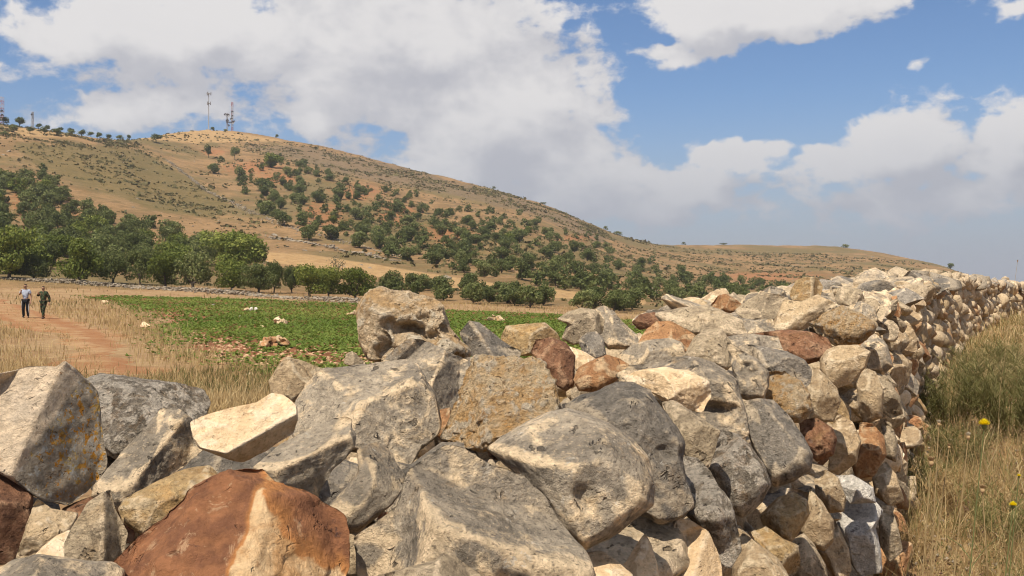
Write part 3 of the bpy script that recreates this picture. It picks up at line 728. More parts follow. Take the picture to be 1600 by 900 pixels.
HEROES = [
 # ---- nearest stones, left to right
 ([(-70, 610), (0, 578), (44, 570), (86, 575), (98, 562), (116, 578), (150, 612), (158, 700), (163, 736), (148, 758), (104, 795), (64, 780), (12, 740), (-50, 690)], 1.72, 'pyramid',
  dict(facets=[(.62, -.05, -.78, .34), (-.50, .42, -.76, .42)], shear=.15, k=3.6, seed=3, amp=.7), 'large pointed stone with a pale left face and orange lichen on its right face'),
 ([(128, 590), (160, 579), (192, 584), (224, 592), (280, 600), (316, 610), (327, 634), (318, 655), (290, 690), (240, 720), (190, 715), (158, 700), (140, 650)], 2.1, 'mottle', dict(mode='rough', shear=.75, nf=3, seed=4), 'flat rough stone mottled with pale and dark lichen'),
 ([(252, 635), (280, 640), (298, 654), (306, 680), (318, 706), (288, 730), (240, 762), (212, 790), (184, 796), (148, 770), (152, 752), (176, 724), (216, 680)], 1.75, 'grey',
  dict(facets=[(-.35, .55, -.75, .45), (.65, -.25, -.7, .45)], shear=.35, seed=5, mode='rough', amp=.7), 'grey pointed stone with a white bruised tip'),
 ([(299, 656), (320, 646), (360, 636), (400, 629), (424, 614), (444, 616), (464, 636), (467, 656), (460, 680), (420, 704), (380, 723), (360, 717), (312, 698), (302, 680)], 1.72, 'cream',
  dict(facets=[(-.08, .40, -.91, .38), (.45, -.72, -.5, .52)], shear=.3, k=3, seed=6, amp=.7), 'smooth cream stone with a flat pale face'),
 ([(394, 728), (440, 692), (480, 672), (520, 654), (544, 650), (553, 656), (551, 666), (558, 684), (556, 700), (538, 720), (518, 736), (502, 764), (496, 780), (460, 775), (425, 752)], 1.55, 'grey',
  dict(facets=[(-.3, .75, -.6, .45), (.3, -.55, -.78, .5)], seed=7, thick=.95), 'bone shaped grey stone with a cream top'),
 ([(496, 571), (532, 568), (592, 564), (636, 558), (656, 568), (668, 588), (680, 616), (687, 664), (680, 684), (656, 700), (632, 738), (600, 720), (560, 705), (500, 700), (460, 685), (456, 650), (458, 626), (476, 596)], 2.15, 'grey',
  dict(facets=[(-.15, .72, -.68, .52), (.25, -.2, -.95, .62), (-.6, .2, -.75, .6)], shear=.55, seed=8, thick=1.0, amp=1.4, dents=[(-.35, .2, .22, .16), (.3, .2, .3, .12)]), 'big rounded grey boulder with a creamy upper edge'),
 ([(556, 700), (588, 689), (608, 696), (624, 728), (640, 752), (612, 790), (560, 830), (515, 830), (505, 800), (540, 760), (560, 735)], 1.52, 'grey', dict(seed=9, shear=.5), None),
 ([(630, 742), (660, 708), (688, 683), (712, 685), (748, 703), (820, 735), (860, 768), (884, 812), (908, 848), (932, 886), (930, 930), (840, 985), (700, 970), (600, 920), (553, 900), (548, 836), (580, 812), (612, 790), (624, 764)], 1.3, 'grey',
  dict(facets=[(.30, .78, -.55, .30), (.0, -.25, -.97, .50), (-.85, .15, -.5, .62)], shear=.25, seed=10, level=6, thick=.9, amp=1.3, dents=[(-.3, -.45, .2, .12), (.2, -.5, .15, .12)]), 'large dark grey block in the foreground with a lit sloping top'),
 ([(352, 732), (384, 726), (416, 736), (434, 758), (480, 768), (516, 796), (548, 816), (552, 852), (550, 900), (520, 960), (380, 1000), (240, 960), (185, 890), (180, 876), (184, 866), (224, 820), (272, 784), (304, 756)], 1.2, 'split',
  dict(facets=[(-.20, .40, -.9, .40), (.62, .15, -.76, .42), (.1, -.35, -.93, .58), (.35, .85, -.4, .66), (-.7, .5, -.5, .66)], shear=.35, seed=11, level=6, amp=1.0, mode='rough', k=2.8), 'rust brown stone with a broken cream band down its face'),
 ([(188, 790), (196, 776), (240, 752), (288, 733), (328, 729), (345, 750), (310, 800), (230, 835), (196, 812)], 1.4, 'ochre', dict(seed=12, shear=.6, nf=2), 'small ochre slab behind the rust brown stone'),
 ([(172, 763), (179, 796), (197, 836), (194, 866), (180, 890), (140, 896), (106, 876), (103, 844), (116, 816), (136, 784)], 1.3, 'pale', dict(seed=13, facets=[(-.5, .2, -.85, .4), (.8, .1, -.5, .4)], shear=.2), None),
 ([(108, 828), (88, 836), (68, 850), (55, 864), (70, 900), (120, 910), (130, 860)], 1.36, 'cream', dict(seed=14), None),
 ([(-30, 890), (24, 868), (60, 863), (100, 872), (140, 884), (172, 888), (192, 904), (180, 990), (-30, 1000)], 1.12, 'grey', dict(seed=15, shear=.7), 'blue grey stone in the bottom left corner'),
 ([(58, 776), (80, 796), (120, 806), (112, 840), (70, 862), (26, 872), (38, 836), (50, 800)], 1.5, 'tan', dict(seed=16), None),
 ([(-50, 700), (5, 722), (24, 750), (48, 780), (47, 806), (38, 856), (20, 880), (0, 880), (-50, 850)], 1.62, 'brown', dict(seed=17), None),
 ([(586, 898), (640, 884), (676, 876), (704, 862), (724, 876), (754, 900), (750, 970), (600, 970)], 1.14, 'pale', dict(seed=18, shear=.6), None),
 ([(754, 702), (780, 680), (812, 660), (852, 640), (884, 633), (916, 641), (956, 658), (992, 684), (1016, 712), (1025, 756), (1021, 788), (980, 818), (948, 838), (912, 854), (885, 835), (850, 790), (800, 740)], 1.62, 'grey',
  dict(facets=[(-.1, .55, -.83, .80), (.15, -.35, -.92, .84)], shear=.5, seed=19, thick=.9, k=2.2, amp=.8, dents=[(.12, -.48, .12, .18)]), 'big smooth rounded grey boulder in the middle'),
 ([(876, 632), (900, 616), (932, 606), (960, 592), (988, 593), (1016, 606), (1032, 632), (1060, 668), (1071, 692), (1066, 715), (1070, 744), (1083, 784), (1066, 802), (1028, 814), (1000, 800), (960, 760), (900, 700)], 1.95, 'greyd', dict(seed=20, shear=.5, mode='smooth', amp=1.2, dents=[(.55, -.1, .2, .2), (.2, .3, .35, .14)]), 'dark grey boulder with hollows leaning behind the smooth one'),
 ([(738, 556), (756, 550), (776, 558), (796, 556), (828, 558), (848, 560), (862, 584), (872, 612), (878, 640), (850, 665), (812, 680), (780, 700), (756, 706), (728, 698), (686, 684), (702, 648), (722, 596)], 2.1, 'cong',
  dict(mode='lumpy', shear=.45, facets=[(.0, .30, -.95, .45), (-.8, .1, -.55, .55)], seed=21), 'orange yellow conglomerate stone full of pebbles'),
 ([(558, 480), (564, 464), (576, 450), (596, 445), (616, 452), (640, 454), (656, 462), (680, 466), (694, 476), (698, 496), (704, 512), (720, 530), (738, 548), (735, 575), (700, 590), (640, 585), (600, 570), (574, 562), (564, 540), (559, 512)], 3.2, 'warm',
  dict(mode='holed', seed=22, shear=.2, level=6, facets=[(.1, .6, -.78, .62), (-.5, -.1, -.85, .75)], thick=.9, dents=[(-.25, .02, .26, .42), (.15, .10, .24, .5), (.45, .0, .2, .4), (-.45, -.35, .25, .25)]), 'tallest cream boulder with a deep orange hollow'),
 ([(592, 566), (616, 542), (640, 525), (660, 529), (688, 541), (712, 555), (734, 560), (738, 582), (722, 612), (706, 640), (688, 655), (660, 640), (640, 600)], 2.65, 'grey', dict(seed=23, facets=[(-.4, .5, -.75, .4), (.75, -.1, -.6, .5)]), 'angular grey stone below the tall cream boulder'),
 ([(419, 594), (436, 568), (448, 556), (464, 560), (488, 570), (504, 576), (490, 610), (456, 632), (424, 616)], 2.8, 'tan', dict(seed=24), None),
 ([(537, 568), (540, 553), (550, 548), (560, 556), (572, 568), (555, 576)], 3.0, 'pale', dict(seed=25), None),
 ([(716, 520), (731, 499), (748, 502), (764, 514), (784, 532), (800, 542), (817, 548), (812, 562), (784, 572), (750, 570), (730, 550)], 3.3, 'greyd', dict(seed=26, facets=[(.45, .5, -.7, .4), (-.6, -.1, -.8, .5)]), None),
 ([(781, 526), (790, 508), (824, 505), (852, 503), (872, 520), (882, 538), (860, 552), (836, 556), (812, 556), (786, 544)], 3.7, 'ochre', dict(seed=27, k=3), 'blocky ochre stone on the back edge of the wall'),
 ([(829, 550), (837, 530), (860, 526), (884, 535), (899, 556), (897, 602), (884, 612), (866, 600), (848, 570)], 3.0, 'brown', dict(seed=28, mode='rough'), 'upright red brown stone'),
 ([(887, 540), (915, 550), (934, 562), (922, 576), (900, 580), (886, 560)], 3.4, 'cream', dict(seed=29), None),
 ([(895, 594), (904, 574), (928, 560), (948, 553), (968, 559), (986, 570), (965, 594), (935, 612), (904, 612)], 2.9, 'orange', dict(seed=30, shear=.6, nf=3), 'orange brown slab lying flat'),
 ([(868, 499), (888, 486), (908, 480), (930, 483), (946, 500), (942, 520), (918, 536), (895, 540), (876, 530), (886, 506)], 4.2, 'pale', dict(seed=31), 'pale stone with an overhanging beak'),
 ([(926, 483), (944, 476), (960, 486), (976, 506), (997, 524), (998, 540), (980, 546), (950, 546), (934, 520)], 4.35, 'grey', dict(seed=32, mode='rough', facets=[(.5, .4, -.75, .45), (-.5, .2, -.8, .5)]), None),
 ([(903, 532), (915, 520), (932, 517), (944, 530), (948, 556), (930, 566), (912, 556)], 3.85, 'greyd', dict(seed=33), None),
 ([(995, 538), (1008, 516), (1024, 501), (1048, 501), (1076, 515), (1089, 524), (1078, 548), (1050, 552), (1015, 552)], 4.0, 'orange', dict(seed=34, facets=[(-.3, .5, -.8, .4), (.6, .4, -.7, .5)]), 'bright orange angular stone'),
 ([(960, 558), (984, 540), (1016, 530), (1048, 527), (1068, 535), (1072, 556), (1045, 570), (1000, 578), (968, 574)], 3.4, 'grey', dict(seed=35, shear=.6), None),
 ([(966, 591), (1000, 578), (1040, 573), (1076, 579), (1108, 595), (1111, 618), (1096, 645), (1076, 640), (1040, 628), (1015, 612), (985, 600)], 2.36, 'cream', dict(seed=36, mode='rough', shear=.5), 'flaked cream and orange stone'),
 ([(958, 588), (984, 572), (1032, 562), (1072, 557), (1112, 561), (1132, 571), (1152, 592), (1159, 620), (1168, 652), (1171, 678), (1152, 686), (1120, 676), (1090, 662), (1050, 645), (1000, 620)], 2.62, 'grey', dict(seed=37, shear=.55, amp=1.4, dents=[(.5, -.5, .2, .3)]), 'wide grey boulder with a dark underside'),
 ([(1068, 556), (1084, 528), (1100, 513), (1128, 513), (1140, 530), (1154, 560), (1136, 578), (1105, 574), (1076, 566)], 3.2, 'pale', dict(seed=38, mode='rough'), None),
 ([(1134, 531), (1160, 548), (1184, 560), (1200, 580), (1201, 602), (1194, 622), (1172, 628), (1154, 620), (1148, 592), (1140, 560)], 2.95, 'grey', dict(seed=39, mode='smooth', amp=1.2, dents=[(.0, .15, .28, .7)]), 'grey stone with a dark cavity'),
 ([(1148, 547), (1168, 537), (1200, 543), (1232, 549), (1256, 561), (1268, 576), (1266, 598), (1256, 606), (1220, 592), (1192, 580), (1170, 566)], 3.15, 'greyd', dict(seed=40, shear=.5), 'dark grey slab with a pale vein'),
 ([(1196, 580), (1224, 579), (1252, 595), (1265, 616), (1270, 640), (1250, 660), (1228, 658), (1208, 640), (1196, 620)], 3.0, 'cong', dict(seed=41, mode='lumpy', shear=.25), 'pitted yellow stone on the wall edge'),
 ([(1158, 627), (1184, 622), (1208, 623), (1232, 647), (1256, 680), (1269, 708), (1266, 730), (1240, 752), (1210, 762), (1194, 740), (1176, 700), (1162, 660)], 2.58, 'greyd', dict(seed=42, facets=[(-.15, .2, -.95, .55), (.55, .65, -.5, .6)], shear=.2, amp=.6), 'smooth charcoal stone tilted out of the face'),
 ([(1168, 526), (1184, 521), (1220, 515), (1264, 517), (1292, 527), (1300, 542), (1284, 560), (1262, 568), (1236, 560), (1205, 552), (1178, 540)], 3.9, 'brown', dict(seed=43, shear=.45, mode='rough', k=3), 'long rust red slab'),
 ([(1281, 562), (1292, 546), (1312, 539), (1340, 537), (1360, 548), (1352, 574), (1328, 600), (1308, 608), (1290, 596), (1281, 578)], 3.75, 'tan', dict(seed=44, shear=.25, amp=.7), 'tan nose shaped stone jutting from the edge'),
 ([(1262, 570), (1280, 576), (1308, 606), (1313, 626), (1302, 658), (1266, 660), (1256, 626), (1260, 600)], 3.3, 'tan', dict(seed=45, **FACE), None),
 ([(1248, 656), (1276, 653), (1300, 667), (1307, 684), (1302, 710), (1276, 722), (1256, 700)], 2.98, 'brown', dict(seed=46, mode='holed', amp=.6, **FACE), 'dark red porous stone in the face'),
 ([(1306, 642), (1332, 658), (1345, 688), (1338, 722), (1312, 744), (1294, 738), (1298, 700), (1300, 668)], 3.45, 'tan', dict(seed=47, **FACE), None),
 ([(1344, 660), (1364, 660), (1381, 680), (1384, 710), (1366, 744), (1340, 750), (1332, 730), (1340, 696)], 4.05, 'orange', dict(seed=48, **FACE), 'orange stone in the right face'),
 ([(1104, 730), (1112, 700), (1124, 671), (1148, 675), (1172, 695), (1193, 724), (1206, 756), (1188, 786), (1160, 810), (1136, 800), (1126, 764), (1112, 746)], 2.28, 'mottle', dict(seed=49, mode='rough', amp=.8, **FACE), None),
 ([(1030, 627), (1052, 623), (1076, 639), (1104, 658), (1126, 672), (1116, 706), (1108, 730), (1078, 726), (1060, 694), (1046, 658)], 2.15, 'pale', dict(seed=50, mode='rough'), None),
 ([(1064, 712), (1090, 714), (1108, 732), (1122, 758), (1142, 780), (1150, 816), (1158, 854), (1142, 886), (1114, 876), (1100, 836), (1072, 806), (1080, 782), (1062, 745)], 2.0, 'mottle', dict(seed=51, mode='rough', amp=.8, **FACE), None),
 ([(1050, 808), (1080, 814), (1108, 830), (1126, 872), (1132, 920), (1120, 960), (1050, 950), (1056, 860)], 1.85, 'cream', dict(seed=52, facets=[(.6, .2, -.75, .4), (-.3, .5, -.8, .45)], **FACE), 'cream wedge at the foot of the foreground'),
 ([(1008, 824), (1040, 810), (1062, 830), (1066, 890), (1030, 900), (1010, 870)], 1.92, 'pale', dict(seed=53), None),
 ([(970, 888), (992, 856), (1008, 832), (1018, 848), (1028, 880), (1034, 930), (1000, 960), (966, 940)], 1.62, 'cream', dict(seed=54, shear=.2), None),
 ([(908, 866), (940, 860), (968, 878), (990, 898), (985, 950), (920, 960), (905, 910)], 1.52, 'cream', dict(seed=55), None),
 ([(1144, 884), (1150, 850), (1160, 832), (1184, 848), (1216, 870), (1238, 904), (1230, 960), (1144, 960)], 'f', 'tan', dict(seed=56, **FACE), None),
 ([(1186, 808), (1216, 778), (1240, 767), (1262, 779), (1265, 802), (1250, 828), (1236, 848), (1212, 844), (1194, 828)], 2.72, 'ochre', dict(seed=57, **FACE), 'rounded ochre knob in the face'),
 ([(1172, 832), (1196, 822), (1222, 840), (1248, 850), (1250, 886), (1230, 904), (1196, 880)], 2.58, 'ochre', dict(seed=58, **FACE), None),
 ([(1266, 760), (1282, 780), (1302, 812), (1303, 842), (1288, 860), (1262, 854), (1252, 832), (1260, 800)], 2.98, 'tan', dict(seed=59, **FACE), None),
 ([(1272, 740), (1292, 734), (1310, 746), (1322, 776), (1318, 798), (1296, 802), (1274, 774)], 3.2, 'tan', dict(seed=60, **FACE), None),
 ([(1306, 744), (1332, 742), (1364, 760), (1368, 784), (1328, 788), (1312, 770)], 3.7, 'white', dict(seed=61, **FACE), None),
 ([(1314, 796), (1328, 781), (1364, 778), (1378, 796), (1366, 824), (1375, 860), (1377, 890), (1344, 900), (1324, 872), (1306, 830)], 3.75, 'white', dict(seed=62, mode='rough', **FACE), 'chalky white stone low in the right face'),
 ([(1286, 790), (1308, 818), (1326, 856), (1330, 888), (1314, 920), (1288, 880), (1268, 860)], 3.2, 'tan', dict(seed=63, **FACE), None),
 ([(1236, 846), (1256, 834), (1272, 850), (1290, 880), (1296, 920), (1250, 930), (1234, 886)], 2.85, 'pale', dict(seed=64, **FACE), None),
 ([(1342, 545), (1356, 525), (1372, 518), (1386, 540), (1394, 572), (1380, 586), (1358, 580)], 4.5, 'grey', dict(seed=65, **FACE), None),
 ([(1338, 600), (1350, 573), (1368, 580), (1380, 612), (1378, 652), (1350, 664), (1342, 640)], 4.15, 'tan', dict(seed=66, **FACE), None),
 ([(1366, 583), (1388, 590), (1406, 620), (1410, 647), (1395, 656), (1376, 644), (1368, 612)], 4.9, 'pale', dict(seed=67, **FACE), None),
 ([(1374, 652), (1392, 660), (1402, 690), (1400, 722), (1384, 716), (1380, 684)], 4.5, 'pale', dict(seed=68, **FACE), None),
 ([(1362, 740), (1384, 720), (1400, 740), (1412, 780), (1392, 792), (1368, 776)], 4.3, 'tan', dict(seed=69, **FACE), None),
 ([(1374, 790), (1392, 790), (1402, 820), (1410, 860), (1390, 880), (1374, 850)], 4.15, 'pale', dict(seed=70, **FACE), None),
 # ---- stones down in the gaps, most coloured dark to deepen the shade there
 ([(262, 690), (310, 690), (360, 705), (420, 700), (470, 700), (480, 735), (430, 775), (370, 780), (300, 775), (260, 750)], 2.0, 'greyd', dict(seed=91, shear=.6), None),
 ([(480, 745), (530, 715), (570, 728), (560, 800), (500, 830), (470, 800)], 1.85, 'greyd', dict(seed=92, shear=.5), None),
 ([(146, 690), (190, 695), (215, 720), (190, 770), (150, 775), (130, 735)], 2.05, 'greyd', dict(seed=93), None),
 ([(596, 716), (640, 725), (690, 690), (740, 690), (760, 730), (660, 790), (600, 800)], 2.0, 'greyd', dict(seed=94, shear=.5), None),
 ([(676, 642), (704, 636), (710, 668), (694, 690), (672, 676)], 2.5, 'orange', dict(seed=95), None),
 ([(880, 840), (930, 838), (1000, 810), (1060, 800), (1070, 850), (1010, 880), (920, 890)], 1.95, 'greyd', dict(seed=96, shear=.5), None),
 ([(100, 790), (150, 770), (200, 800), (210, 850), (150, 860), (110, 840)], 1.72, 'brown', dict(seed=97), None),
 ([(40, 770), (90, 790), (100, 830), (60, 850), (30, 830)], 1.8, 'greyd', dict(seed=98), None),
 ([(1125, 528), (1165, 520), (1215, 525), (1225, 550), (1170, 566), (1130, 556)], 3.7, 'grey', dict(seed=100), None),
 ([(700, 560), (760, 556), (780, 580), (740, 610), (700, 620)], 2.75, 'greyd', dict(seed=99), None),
 # ---- upper row further along
 ([(1202, 520), (1216, 488), (1224, 467), (1252, 471), (1276, 459), (1300, 470), (1308, 480), (1282, 492), (1266, 508), (1248, 522), (1218, 526)], 4.75, 'tan', dict(seed=71, amp=.6, facets=[(-.1, .4, -.9, .5), (.5, -.5, -.7, .5)]), 'smooth winged tan stone'),
 ([(1234, 457), (1244, 438), (1258, 432), (1276, 432), (1285, 448), (1281, 464), (1256, 472), (1236, 469)], 5.5, 'ochre', dict(seed=72, k=3.5, facets=[(-.3, .1, -.95, .5), (.9, 0, -.4, .6)]), 'stub of ochre stone standing on top of the wall'),
 ([(1264, 506), (1292, 486), (1316, 475), (1344, 490), (1366, 504), (1366, 518), (1344, 536), (1308, 543), (1286, 530)], 4.35, 'cong', dict(seed=73, mode='holed', shear=.2), 'pitted orange stone at the top corner of the face'),
 ([(1020, 490), (1060, 481), (1080, 479), (1104, 475), (1128, 485), (1162, 500), (1172, 526), (1144, 530), (1112, 524), (1080, 526), (1036, 510)], 4.6, 'pale', dict(seed=74, shear=.7, nf=3), 'broad pale slab on the back of the wall'),
 ([(1146, 486), (1168, 468), (1192, 455), (1216, 459), (1228, 468), (1222, 492), (1200, 506), (1164, 502)], 5.2, 'pale', dict(seed=75, facets=[(-.4, .5, -.8, .4), (.5, .2, -.8, .5)]), None),
 ([(1126, 502), (1150, 495), (1180, 499), (1207, 497), (1213, 522), (1190, 532), (1165, 528), (1136, 518)], 4.55, 'grey', dict(seed=76), None),
 ([(1110, 477), (1122, 462), (1134, 458), (1152, 469), (1163, 479), (1142, 490), (1118, 486)], 5.35, 'orange', dict(seed=77), None),
 ([(986, 504), (1000, 491), (1022, 487), (1044, 500), (1024, 514), (998, 516)], 4.85, 'brown', dict(seed=78), None),
 ([(1300, 452), (1318, 446), (1345, 452), (1352, 470), (1335, 486), (1310, 478)], 5.9, 'pale', dict(seed=79), None),
 ([(1326, 478), (1345, 470), (1366, 480), (1372, 500), (1352, 505), (1334, 494)], 5.3, 'grey', dict(seed=80), None),
 ([(1186, 455), (1205, 446), (1225, 452), (1232, 468), (1212, 474), (1192, 470)], 6.2, 'grey', dict(seed=81), None),
]


def wall_local(pos): return Vector([float(a) for a in pos]) - WINV


hero_list = []
for poly, D, kind, opt, lab in HEROES:
    me, pos = hero(poly, D, kind, **{**dict(level=5 if (max(p[0] for p in poly) - min(p[0] for p in poly)) < 140 else 6), **opt})
    o = link('stone', me, wall, wall_local(pos))
    if lab: o['label'] = lab
    hero_list.append((pos, o))

# ---- prototype stones for the rest of the wall
def proto_rock(seed, level, boxy=2.6, nf=12, mode='smooth', amp=1.0):
    rs = np.random.default_rng(seed)
    n, f = ico(level)
    h = n * ((np.abs(n) ** boxy).sum(1) ** (-1 / boxy))[:, None]
    for _ in range(nf):
        d = rs.normal(size=3); d /= np.linalg.norm(d); c = rs.uniform(.40, .80)
        x = h @ d - c
        h = h - (np.where(x > .03, x, np.where(x > -.03, (x + .03) ** 2 / .12, 0)) * .97)[:, None] * d
    h = rough_up(h, 1.0, seed, amp, mode)
    return h, f, worn_edges(level, h, 1.0)


PROTO = []
for i in range(20):
    v, f, wr = proto_rock(100 + i, 5 if i < 12 else 4, 2.3 + 0.1 * (i % 8), 10 + i % 6, ('smooth', 'rough', 'rough', 'smooth')[i % 4], 1.1)
    PROTO.append(mesh_np('stone', v * 0.1, f, [SM['tan']], attrs={'worn': wr}))        # 0.1 m radius
LOWPROTO = [proto_rock(300 + i, 3 if i < 10 else 2, 2.5, 12, 'smooth', 1.3)[:2] for i in range(20)]
TINY = [proto_rock(330 + i, 1, 2.5, 6, 'smooth', 1.5)[:2] for i in range(12)]


def place_spec():
    """(pos, scale xyz, rotation, kind, tag) for every filler stone"""
    rs = np.random.default_rng(21); out = []
    FK = ['tan', 'tan', 'pale', 'tan', 'grey', 'tan', 'pale', 'cream', 'ochre', 'orange']
    TK = ['grey', 'grey', 'pale', 'greyd', 'greyd', 'mottle', 'pale', 'grey', 'tan']
    FK2 = ['tan', 'tan', 'pale', 'grey', 'ochre', 'tan', 'ochre', 'orange', 'cream']
    def frame(D):
        d = wall_dir(D); nrm = np.array([d[1], -d[0], 0]); return d, nrm
    # right face
    D = 1.0
    z_lo = -0.1
    rows = 0
    while D < 62:
        d, nrm = frame(D)
        near = D < 4.7
        size = 0.115 if near else np.interp(D, [4.7, 8, 15, 40], [0.085, 0.098, 0.118, 0.17])
        top = CAMZ - wall_drop(D) - (0.22 if near else 0.07)
        gz = 0.30 + 0.012 * D
        z = gz + rs.uniform(-.08, .04)
        while z < top:
            drop = CAMZ - z
            x = wall_x(D) + 0.15 * (drop - 0.3)
            ins = 0.20 if near else 0.10 + rs.uniform(-.05, .05)
            pos = np.array([x, D, z]) - nrm * (ins + rs.uniform(-.035, .035)) + d * rs.uniform(-.06, .06)
            if not (near and D < 1.6):
                s = size * rs.choice([.55, .8, 1.0, 1.25, 1.6]) * np.array([rs.uniform(.8, 1.5), rs.uniform(.9, 1.2), rs.uniform(.6, 1.2)])
                ang = math.atan2(d[1], d[0])
                out.append((pos, s, (rs.uniform(-.9, .9), rs.uniform(-.9, .9), ang + rs.uniform(-.5, .5)), rs.choice(FK if D < 9 else FK2), 'face'))
            z += size * rs.uniform(1.15, 1.7)
        D += size * rs.uniform(1.5, 1.9) / math.hypot(1, d[0] / d[1]) 
    # top of the wall: hidden packing under the big stones, then capstones further on
    D = -3.0
    while D < 62:
        d, nrm = frame(D)
        near = D < 5.4
        size = np.interp(D, [-3, 5.4, 7, 12, 40], [.15, .13, .15, .21, .24])
        if near: lat = np.arange(0.14, WALL_W, size * 1.2)
        else: lat = np.arange(0.10, WALL_W, size * 1.25)
        for l in lat:
            l2 = l + rs.uniform(-.05, .05)
            base = np.array([wall_x(D), D, 0]) - nrm * l2 + d * rs.uniform(-.1, .1)
            drop = wall_drop(D)
            if near:
                lift = 0.45 if D > 1.15 else 0.16
                z = CAMZ - drop - lift + rs.uniform(-.04, .02)
            else:
                z = CAMZ - drop - size * (.72 if D < 14 else .55) + rs.uniform(-.075, .05)
            s = size * rs.uniform(.55, 1.3) * np.array([rs.uniform(.85, 1.6), rs.uniform(.8, 1.2), rs.uniform(.35, .8)])
            out.append(((base[0], base[1], z), s, (rs.uniform(-.55, .55), rs.uniform(-.55, .55), rs.uniform(0, 6.28)), rs.choice(TK) if not near else rs.choice(['grey', 'greyd', 'brown', 'tan', 'greyd']), 'top'))
        # rear face just below the top
        for dz in (0.28, 0.52, 0.80, 1.1):
            if D > 0 and rs.random() < (.9 if D < 15 else .45):
                base = np.array([wall_x(D), D, 0]) - nrm * (WALL_W - .06 + .12 * dz + rs.uniform(-.05, .05)) + d * rs.uniform(-.1, .1)
                s = size * np.array([rs.uniform(.85, 1.4), rs.uniform(.8, 1.2), rs.uniform(.7, 1.0)])
                out.append(((base[0], base[1], CAMZ - wall_drop(D) - dz), s, (rs.uniform(-.5, .5), rs.uniform(-.5, .5), rs.uniform(0, 6.28)), rs.choice(FK2), 'back'))
        D += size * (1.15 if near else 1.15)
    for _ in range(420):
        D = rs.uniform(1.2, 5.4); d, nrm = frame(D); l = rs.uniform(.12, WALL_W - .05)
        base = np.array([wall_x(D), D, 0]) - nrm * l
        sz = rs.uniform(.025, .06)
        out.append(((base[0], base[1], CAMZ - wall_drop(D) - rs.uniform(.24, .36)), sz * np.array([rs.uniform(.9, 1.6), rs.uniform(.8, 1.2), rs.uniform(.6, 1.0)]), tuple(rs.uniform(-1, 1, 3)), rs.choice(FK), 'wedge'))
    return out


specs = place_spec()
def vis_size(sp):
    p = np.array(sp[0])
    if p[1] < 0.5: return 0
    px, py = project(p)
    if px < -60 or px > 1660 or py > 960: return 0
    w = float(np.mean(sp[1])) / p[1]
    if sp[4] in ('back', 'wedge'): w *= 0.05
    if sp[4] == 'face' and p[1] < 4.7: w *= 0.5
    if sp[4] == 'top' and p[1] < 5.4: w *= 0.4
    return w
specs.sort(key=vis_size, reverse=True)
N_IND = 299 - len(HEROES)
rs_ = random.Random(5)
for sp in specs[:N_IND]:
    far_ = sp[0][1] > 9
    o = link('stone', PROTO[rs_.randrange(12, 20) if far_ else rs_.randrange(0, 12)], wall, wall_local(sp[0]), sp[2], tuple(float(a) * 10 for a in sp[1]))
    o.material_slots[0].link = 'OBJECT'; o.material_slots[0].material = SM[str(sp[3])]


def euler_np(r):
    from mathutils import Euler
    return np.array(Euler(r).to_matrix())


def join_rocks(sps, kinds):
    V, Fc, MI = [], [], []; base = 0
    for sp in sps:
        lo = sp[0][1] > 12 or sp[4] in ('back', 'wedge') or sp[0][1] < 5.4
        v, f = LOWPROTO[rs_.randrange(10, 20) if lo else rs_.randrange(0, 10)]
        w = (v * np.array(sp[1])) @ euler_np(sp[2]).T + np.array(sp[0])
        V.append(w); Fc.append(f + base); MI.append(np.full(len(f), kinds.index(str(sp[3])))); base += len(v)
    return np.concatenate(V), np.concatenate(Fc), np.concatenate(MI)


KINDS = ['brown', 'tan', 'pale', 'white', 'grey', 'cream', 'ochre', 'orange', 'greyd', 'mottle']
v, f, mi = join_rocks(specs[N_IND:], KINDS)
rest = link('small_stones', mesh_np('small_stones', v - np.array(WINV), f, [SM[k] for k in KINDS], True, mi), wall)
tag(rest, kind='stuff')

# ---- earth and rubble core, colour darkened so that gaps between stones end in painted shade
def wall_core():
    sec = []; Ds = np.concatenate([np.arange(-4, 12, .2), np.arange(12, 63, .5)])
    V = []
    for D in Ds:
        d = wall_dir(D); nrm = np.array([d[1], -d[0], 0]); dr = wall_drop(D)
        lift = 0.58 if D < 5.6 else 0.26
        top = CAMZ - dr - lift
        pr = [(0.30 - WALL_W * 0 - .30 - .30, top - .05), (-WALL_W * .5, top), (-(WALL_W - .2), top - .05), (-(WALL_W - .05), -.6), (.02, -.6)]
        pr[0] = (-.34, top - .05); pr[4] = (-.06, -.5)
        for off, z in pr:
            b = np.array([wall_x(D), D, z]) + nrm * off; V.append(b)
    V = np.array(V); n = len(Ds); Fc = []
    for i in range(n - 1):
        for j in range(5):
            a = i * 5 + j; b = i * 5 + (j + 1) % 5
            Fc.append([a, b, b + 5, a + 5])
    Fc = np.array(Fc)
    V = V + fbm(V * 5, 3, 77)[:, None] * .05
    m = plain('rubble_earth_shade', (0.085, 0.058, 0.036), 0.95, 0.4, 30.0)
    link('rubble_core', mesh_np('rubble_core', V - np.array(WINV), Fc, [m]), wall)
wall_core()


